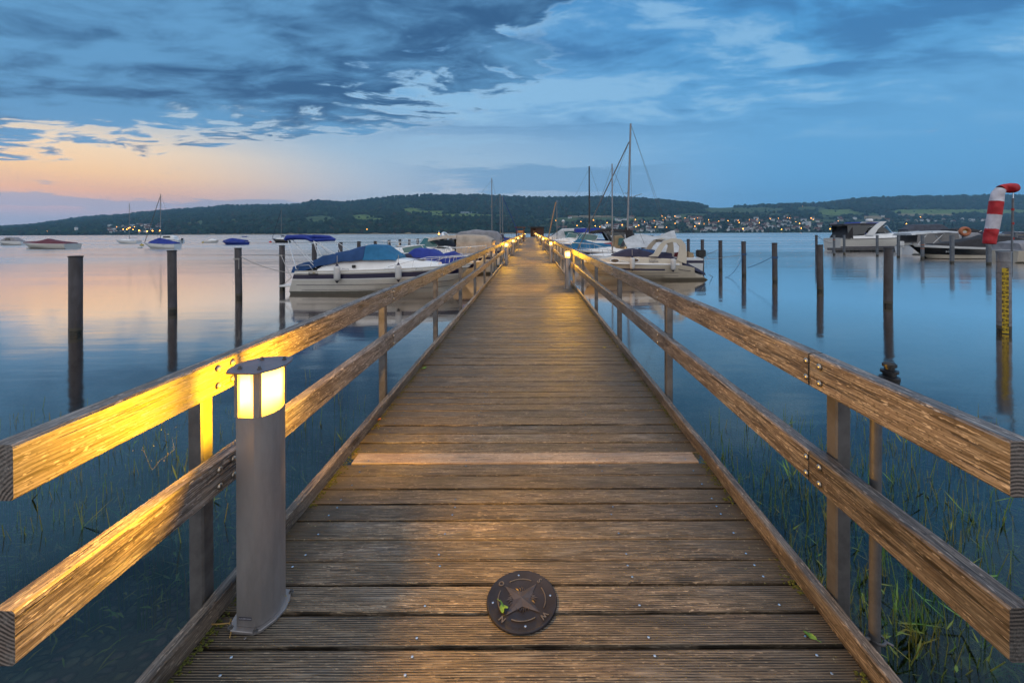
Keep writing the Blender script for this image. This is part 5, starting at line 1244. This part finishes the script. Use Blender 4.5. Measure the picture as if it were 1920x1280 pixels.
P3.shell([(4.7, 1.0, .8, .9, 2.1), (5.4, .8, .6, .9, 1.6), (6.8, .2, .1, .95, 1.1)], TGREY, 'bow_cover', wr=.05)
q = W(1755, 479); P4 = Boat('dark hulled boat with white gunwale under the windsock', (W(1752, 479).x, q.y, 0), 0, 1, 1, 1) if False else Boat('black hulled motorboat with white gunwale left of the windsock', (W(1868, 484).x, W(1868, 484).y, 0), math.pi, 7.6, 2.4, .95, hull=HULLK, rake=.2); P4.strake(.84, 1.0, GELW, 'white_gunwale', off=.03); P4.strake(.05, .33, GELC, 'hull_bottom', off=.02); P4.shell([(.4, .9, .7, .98, 1.30), (2.2, 1.0, .6, .98, 1.75), (4.0, .95, .6, 1.0, 1.40), (5.8, .5, .3, 1.05, 1.25)], TBLACK, 'cover', wr=.05); P4.outboard(-.2, BLACK, 1.1)
text('SH 3-1205', .20, GELW, P4.t, MT((5.15, 1.08, .62)) @ Matrix.Rotation(math.pi+.30, 4, 'Z') @ Matrix.Rotation(R(90), 4, 'X'), 'registration')
q = W(1810, 463); P5 = Boat('boat under a large dark grey tarp behind the lifebuoy', (W(1735, 463).x, q.y+4, 0), 0, 9, 3, 1.4, hull=GELW); P5.shell([(-.2, 1.2, .9, 1.4, 2.7), (1.2, 1.35, .9, 1.4, 3.45), (5.2, 1.35, .8, 1.5, 3.5), (7.4, 1.0, .5, 1.5, 2.4), (8.6, .4, .2, 1.6, 1.8)], TDG, 'tarp', wr=.10)
P6 = Boat('white boat with small black sun top right of the lifebuoy', (W(1760, 472).x, W(1790, 472).y+3, 0), 0, 8.5, 2.6, 1.4, hull=GELW); P6.shell([(4.0, 1.1, .9, 2.2, 2.55), (5.5, 1.1, .95, 2.35, 2.75), (7.2, 1.0, .8, 2.2, 2.45)], TBLACK, 'bimini'); P6.shell([(1, 1.1, .8, 1.4, 1.75), (5, 1.0, .7, 1.4, 1.9), (7, .5, .4, 1.5, 1.6)], GELW, 'cabin'); b = MB(); [b.tube([(5.2, sd*.9, 1.6), (a_, sd*1.0, 2.4)], .03, 5) for sd in (-1, 1) for a_ in (4.1, 5.6, 7)]; b.build('bimini_frame', CHROME, P6.t)
P7 = Boat('cream boat under a grey cover at the right edge of the marina', (W(1878, 492).x, W(1900, 492).y, 0), 0, 6.5, 2.3, .9, hull=GELC); P7.shell([(.3, 1.05, .85, .85, 1.45), (1.2, 1.1, .8, .85, 1.62), (4, 1.0, .7, .9, 1.60), (6, .3, .2, 1.05, 1.2)], TGREY, 'cover', wr=.05)
P8 = Boat('low white speedboat with black tarp behind the windsock pole', (W(1835, 478).x, W(1860, 478).y+1.5, 0), 0, 7.5, 2.4, 1.0, hull=GELW); P8.shell([(.2, 1.0, .8, 1.0, 1.35), (2.0, 1.1, .4, 1.0, 2.0), (4.5, 1.0, .5, 1.0, 1.8), (6.8, .3, .2, 1.1, 1.3)], TBLACK, 'tarp', wr=.06)
# lifebuoy on a post
LY_ = 39.5; q = V(1809, 434, LY_)
t = thing('lifebuoy', 'round orange lifebuoy holder with yellow centre on a wooden post', 'lifebuoy', (q.x, q.y, 0))
MB().tube([(0, .1, -1), (0, .1, q.z-.3)], .14, 10).build('post', PILEP, t); b = MB(); zc_ = q.z
b.tube([(.42*math.cos(a), 0, zc_+.32*math.sin(a)) for a in np.linspace(0, 2*math.pi, 28)], .15, 10, cap=False); b.build('ring', ORNG, t, smooth=60)
MB().rings([[Vector((.32*math.cos(a), y_, zc_+.22*math.sin(a))) for a in np.linspace(0, 2*math.pi, 20, endpoint=False)] for y_ in (.02, .06)]).build('centre', BUOYY, t); MB().rings([[Vector((.2*math.cos(a), y_, zc_-.04+.12*math.sin(a))) for a in np.linspace(0, 2*math.pi, 16, endpoint=False)] for y_ in (-.01, .018)]).build('emblem', FEND, t)
# jetty with railing at the right edge
q = V(1868, 443, 52); t = thing('side_jetty', 'grey wooden jetty with a two bar railing at the right edge', 'jetty', (q.x, 52, 0))
MB().box((9, 0, .8), (20, 1.6, .12)).build('decking', mat('grey_wood', (.22, .20, .18), .8, var=.5, vscale=3), t)
for zz in (1.85, 1.4): MB().box((9, -.75, zz), (20, .07, .16)).build('rail', MATS['grey_wood'], t)
for k in range(9): MB().box((-.8+k*2.4, -.68, 1.3), (.14, .1, 1.2)).build('post', MATS['grey_wood'], t); MB().tube([(-.8+k*2.4, 0, -2), (-.8+k*2.4, 0, .75)], .12, 8).build('jetty_pile', PILE, t)
ropeline('rope from the slim dark pile down to the white cruiser stern', V(1532, 442, 34), V(1560, 456, 46), .15, WIRE, .02)
ropeline('rope from the marina pile down across the black hull', V(1791, 458, 40), V(1840, 478, 41), .1, ROPE, .015)

# ------------------------------------------------------------------ water plants
def plants():
    WP = mat('reed_green', (.10, .24, .03), .6, var=.8, vscale=5, dark=(.28, .19, .03))
    WB = mat('reed_brown', (.10, .07, .02), .7)
    def stalk(b, x_, y_, zt, lean):
        zb = bed_z(x_, y_); n = 5; r_ = random.uniform(.004, .010)
        dx, dy = random.gauss(0, lean), random.gauss(0, lean)
        pts = [(x_+dx*(k/n)**2, y_+dy*(k/n)**2, zb+(zt-zb)*k/n) for k in range(n+1)]
        b.tube(pts, [r_*(1-.75*k/n) for k in range(n+1)], 4)
        for _ in range(random.randint(1, 3)):
            f = random.uniform(.3, .95); i = int(f*n); p = Vector(pts[i]); a = random.uniform(0, 6.28); L = random.uniform(.04, .16)
            d_ = Vector((math.cos(a), math.sin(a), random.uniform(.1, .9)))*L; sd = Vector((-math.sin(a), math.cos(a), 0))*random.uniform(.004, .009)
            b.add([p-sd*.5, p+sd*.5, p+d_*.6+sd, p+d_*1.15, p+d_*.6-sd], [(0, 1, 2, 3, 4)])
    for side, label in ((-1, 'sparse green reeds in the shallow water left of the pier'), (1, 'green reeds and water weed in the shallows right of the pier')):
        b = MB(); k = 0
        clumps = []
        zone = ((20, 420, 760, 1000) if side < 0 else (1340, 1860, 780, 1230))
        N = 110 if side < 0 else 400
        while len(clumps) < N:
            u, v = random.uniform(zone[0], zone[1]), zone[2]+(zone[3]-zone[2])*random.random()**1.2; p = W(u, v)
            if side > 0 and v > 900+(1860-u)*.9: pass
            clumps.append(p)
        if side < 0:
            for _ in range(14): clumps.append(W(random.uniform(540, 660), random.uniform(700, 860)))
        for c in clumps:
            for _ in range(random.randint(3, 10)):
                x_, y_ = c.x+random.gauss(0, .07), c.y+random.gauss(0, .07)
                if XL-.1 < x_ < XR+.1: continue
                stalk(b, x_, y_, random.uniform(-.22, .10) if random.random() < .75 else random.uniform(.05, .24), .07)
        tag(b.build('water_reeds', WP, smooth=60), label, 'reeds', kind='stuff')
        b = MB()
        for _ in range(1500 if side > 0 else 420):
            u, v = random.uniform(zone[0]-20, zone[1]+60), random.uniform(zone[2]-20, 1280 if side > 0 else 1080); p = W(u, v)
            if XL-.1 < p.x < XR+.1: continue
            a = random.uniform(0, 6.28); L = random.uniform(.04, .14); z_ = random.uniform(bed_z(p.x, p.y)+.05, -.06); w_ = random.uniform(.003, .010)
            d_ = Vector((math.cos(a), math.sin(a), random.uniform(-.1, .5))); sd = Vector((-math.sin(a), math.cos(a), 0))*w_; q = Vector((p.x, p.y, z_))
            b.add([q-sd*.3, q+sd*.3, q+d_*L*.5+sd, q+d_*L+Vector((0, 0, -.02)), q+d_*L*.5-sd], [(0, 1, 2, 3, 4)])
        tag(b.build('water_weed', WB if side > 9 else WP, smooth=60), 'loose submerged weed blades drifting %s of the pier' % ('left' if side < 0 else 'right'), 'water weed', kind='stuff')
plants()

# cobweb between the left rails near the lamp, catching its light
b = MB(); sp_ = MB()
pts = [V(362, 792, 1.66), V(330, 797, 1.60), V(322, 815, 1.58), V(327, 842, 1.57), V(300, 862, 1.54), V(285, 880, 1.52), V(272, 850, 1.50), V(268, 838, 1.5)]
for a_, c_ in zip(pts[:-1], pts[1:]): b.tube([a_, (a_+c_)/2-Vector((0, 0, .004)), c_], .00028, 4)
for k in range(26):
    i = random.randrange(len(pts)-1); p = pts[i].lerp(pts[i+1], random.random())+Vector([random.gauss(0, .022) for _ in range(3)]); r_ = random.uniform(.0006, .0016); sp_.lathe([(.0003, -r_), (r_, 0), (.0003, r_)], p, 5)
t = thing('cobweb', 'cobweb strands with tiny glinting specks between the left rails by the lamp', 'cobweb')
b.build('strand', mat('silk', (.10, .10, .09), .6), t); tag(sp_.build('speck', mat('speck_gold', (.22, .18, .10), .6), t), kind='stuff')
# more boats packed behind the front row of the marina
MR = [(1712, 1752, 467, 9, TWHITE, 'cabin boat with white cover peeking out behind the open canopy boat'), (1745, 1792, 466, 6, TNAVY, 'boat with dark navy cover in the rear row left of the lifebuoy'),
      (1822, 1862, 468, 5, TGREY, 'boat with light grey cover in the rear row right of the lifebuoy'), (1866, 1915, 470, 4, TDG, 'boat with charcoal cover in the rear row near the right edge'), (1590, 1632, 462, 14, TCREAM, 'boat with cream cover just visible behind the big white cruiser')]
MR += [(1768, 1810, 476, 1.5, TGREY, 'small boat with grey cover squeezed in left of the black hulled boat'), (1800, 1846, 471, 3, TNAVY, 'boat with navy cover just below the lifebuoy ring'), (1700, 1738, 471, 4, TWHITE, 'white covered boat behind the white outboard motor'),
       (1880, 1925, 466, 6, TWHITE, 'white covered boat under the side jetty railing')]
for i, (u0, u1, v, dy, cm, lab) in enumerate(MR):
    a_, c_ = W(u0, v), W(u1, v); L = max(5.5, (c_-a_).length); s_ = Boat(lab, (a_.x*(a_.y+dy)/a_.y, a_.y+dy, 0), 0, L, L*.34, 1.2, hull=GELW)
    s_.shell([(L*.05, L*.13, L*.1, 1.2, 1.6), (L*.3, L*.15, L*.09, 1.2, 2.3), (L*.6, L*.13, L*.08, 1.25, 2.2), (L*.9, .2, .1, 1.35, 1.6)], cm, 'cover', wr=.06, seed=i); s_.strake(.6, .8, NAVY); s_.rails(.6, .97, .5, 5)
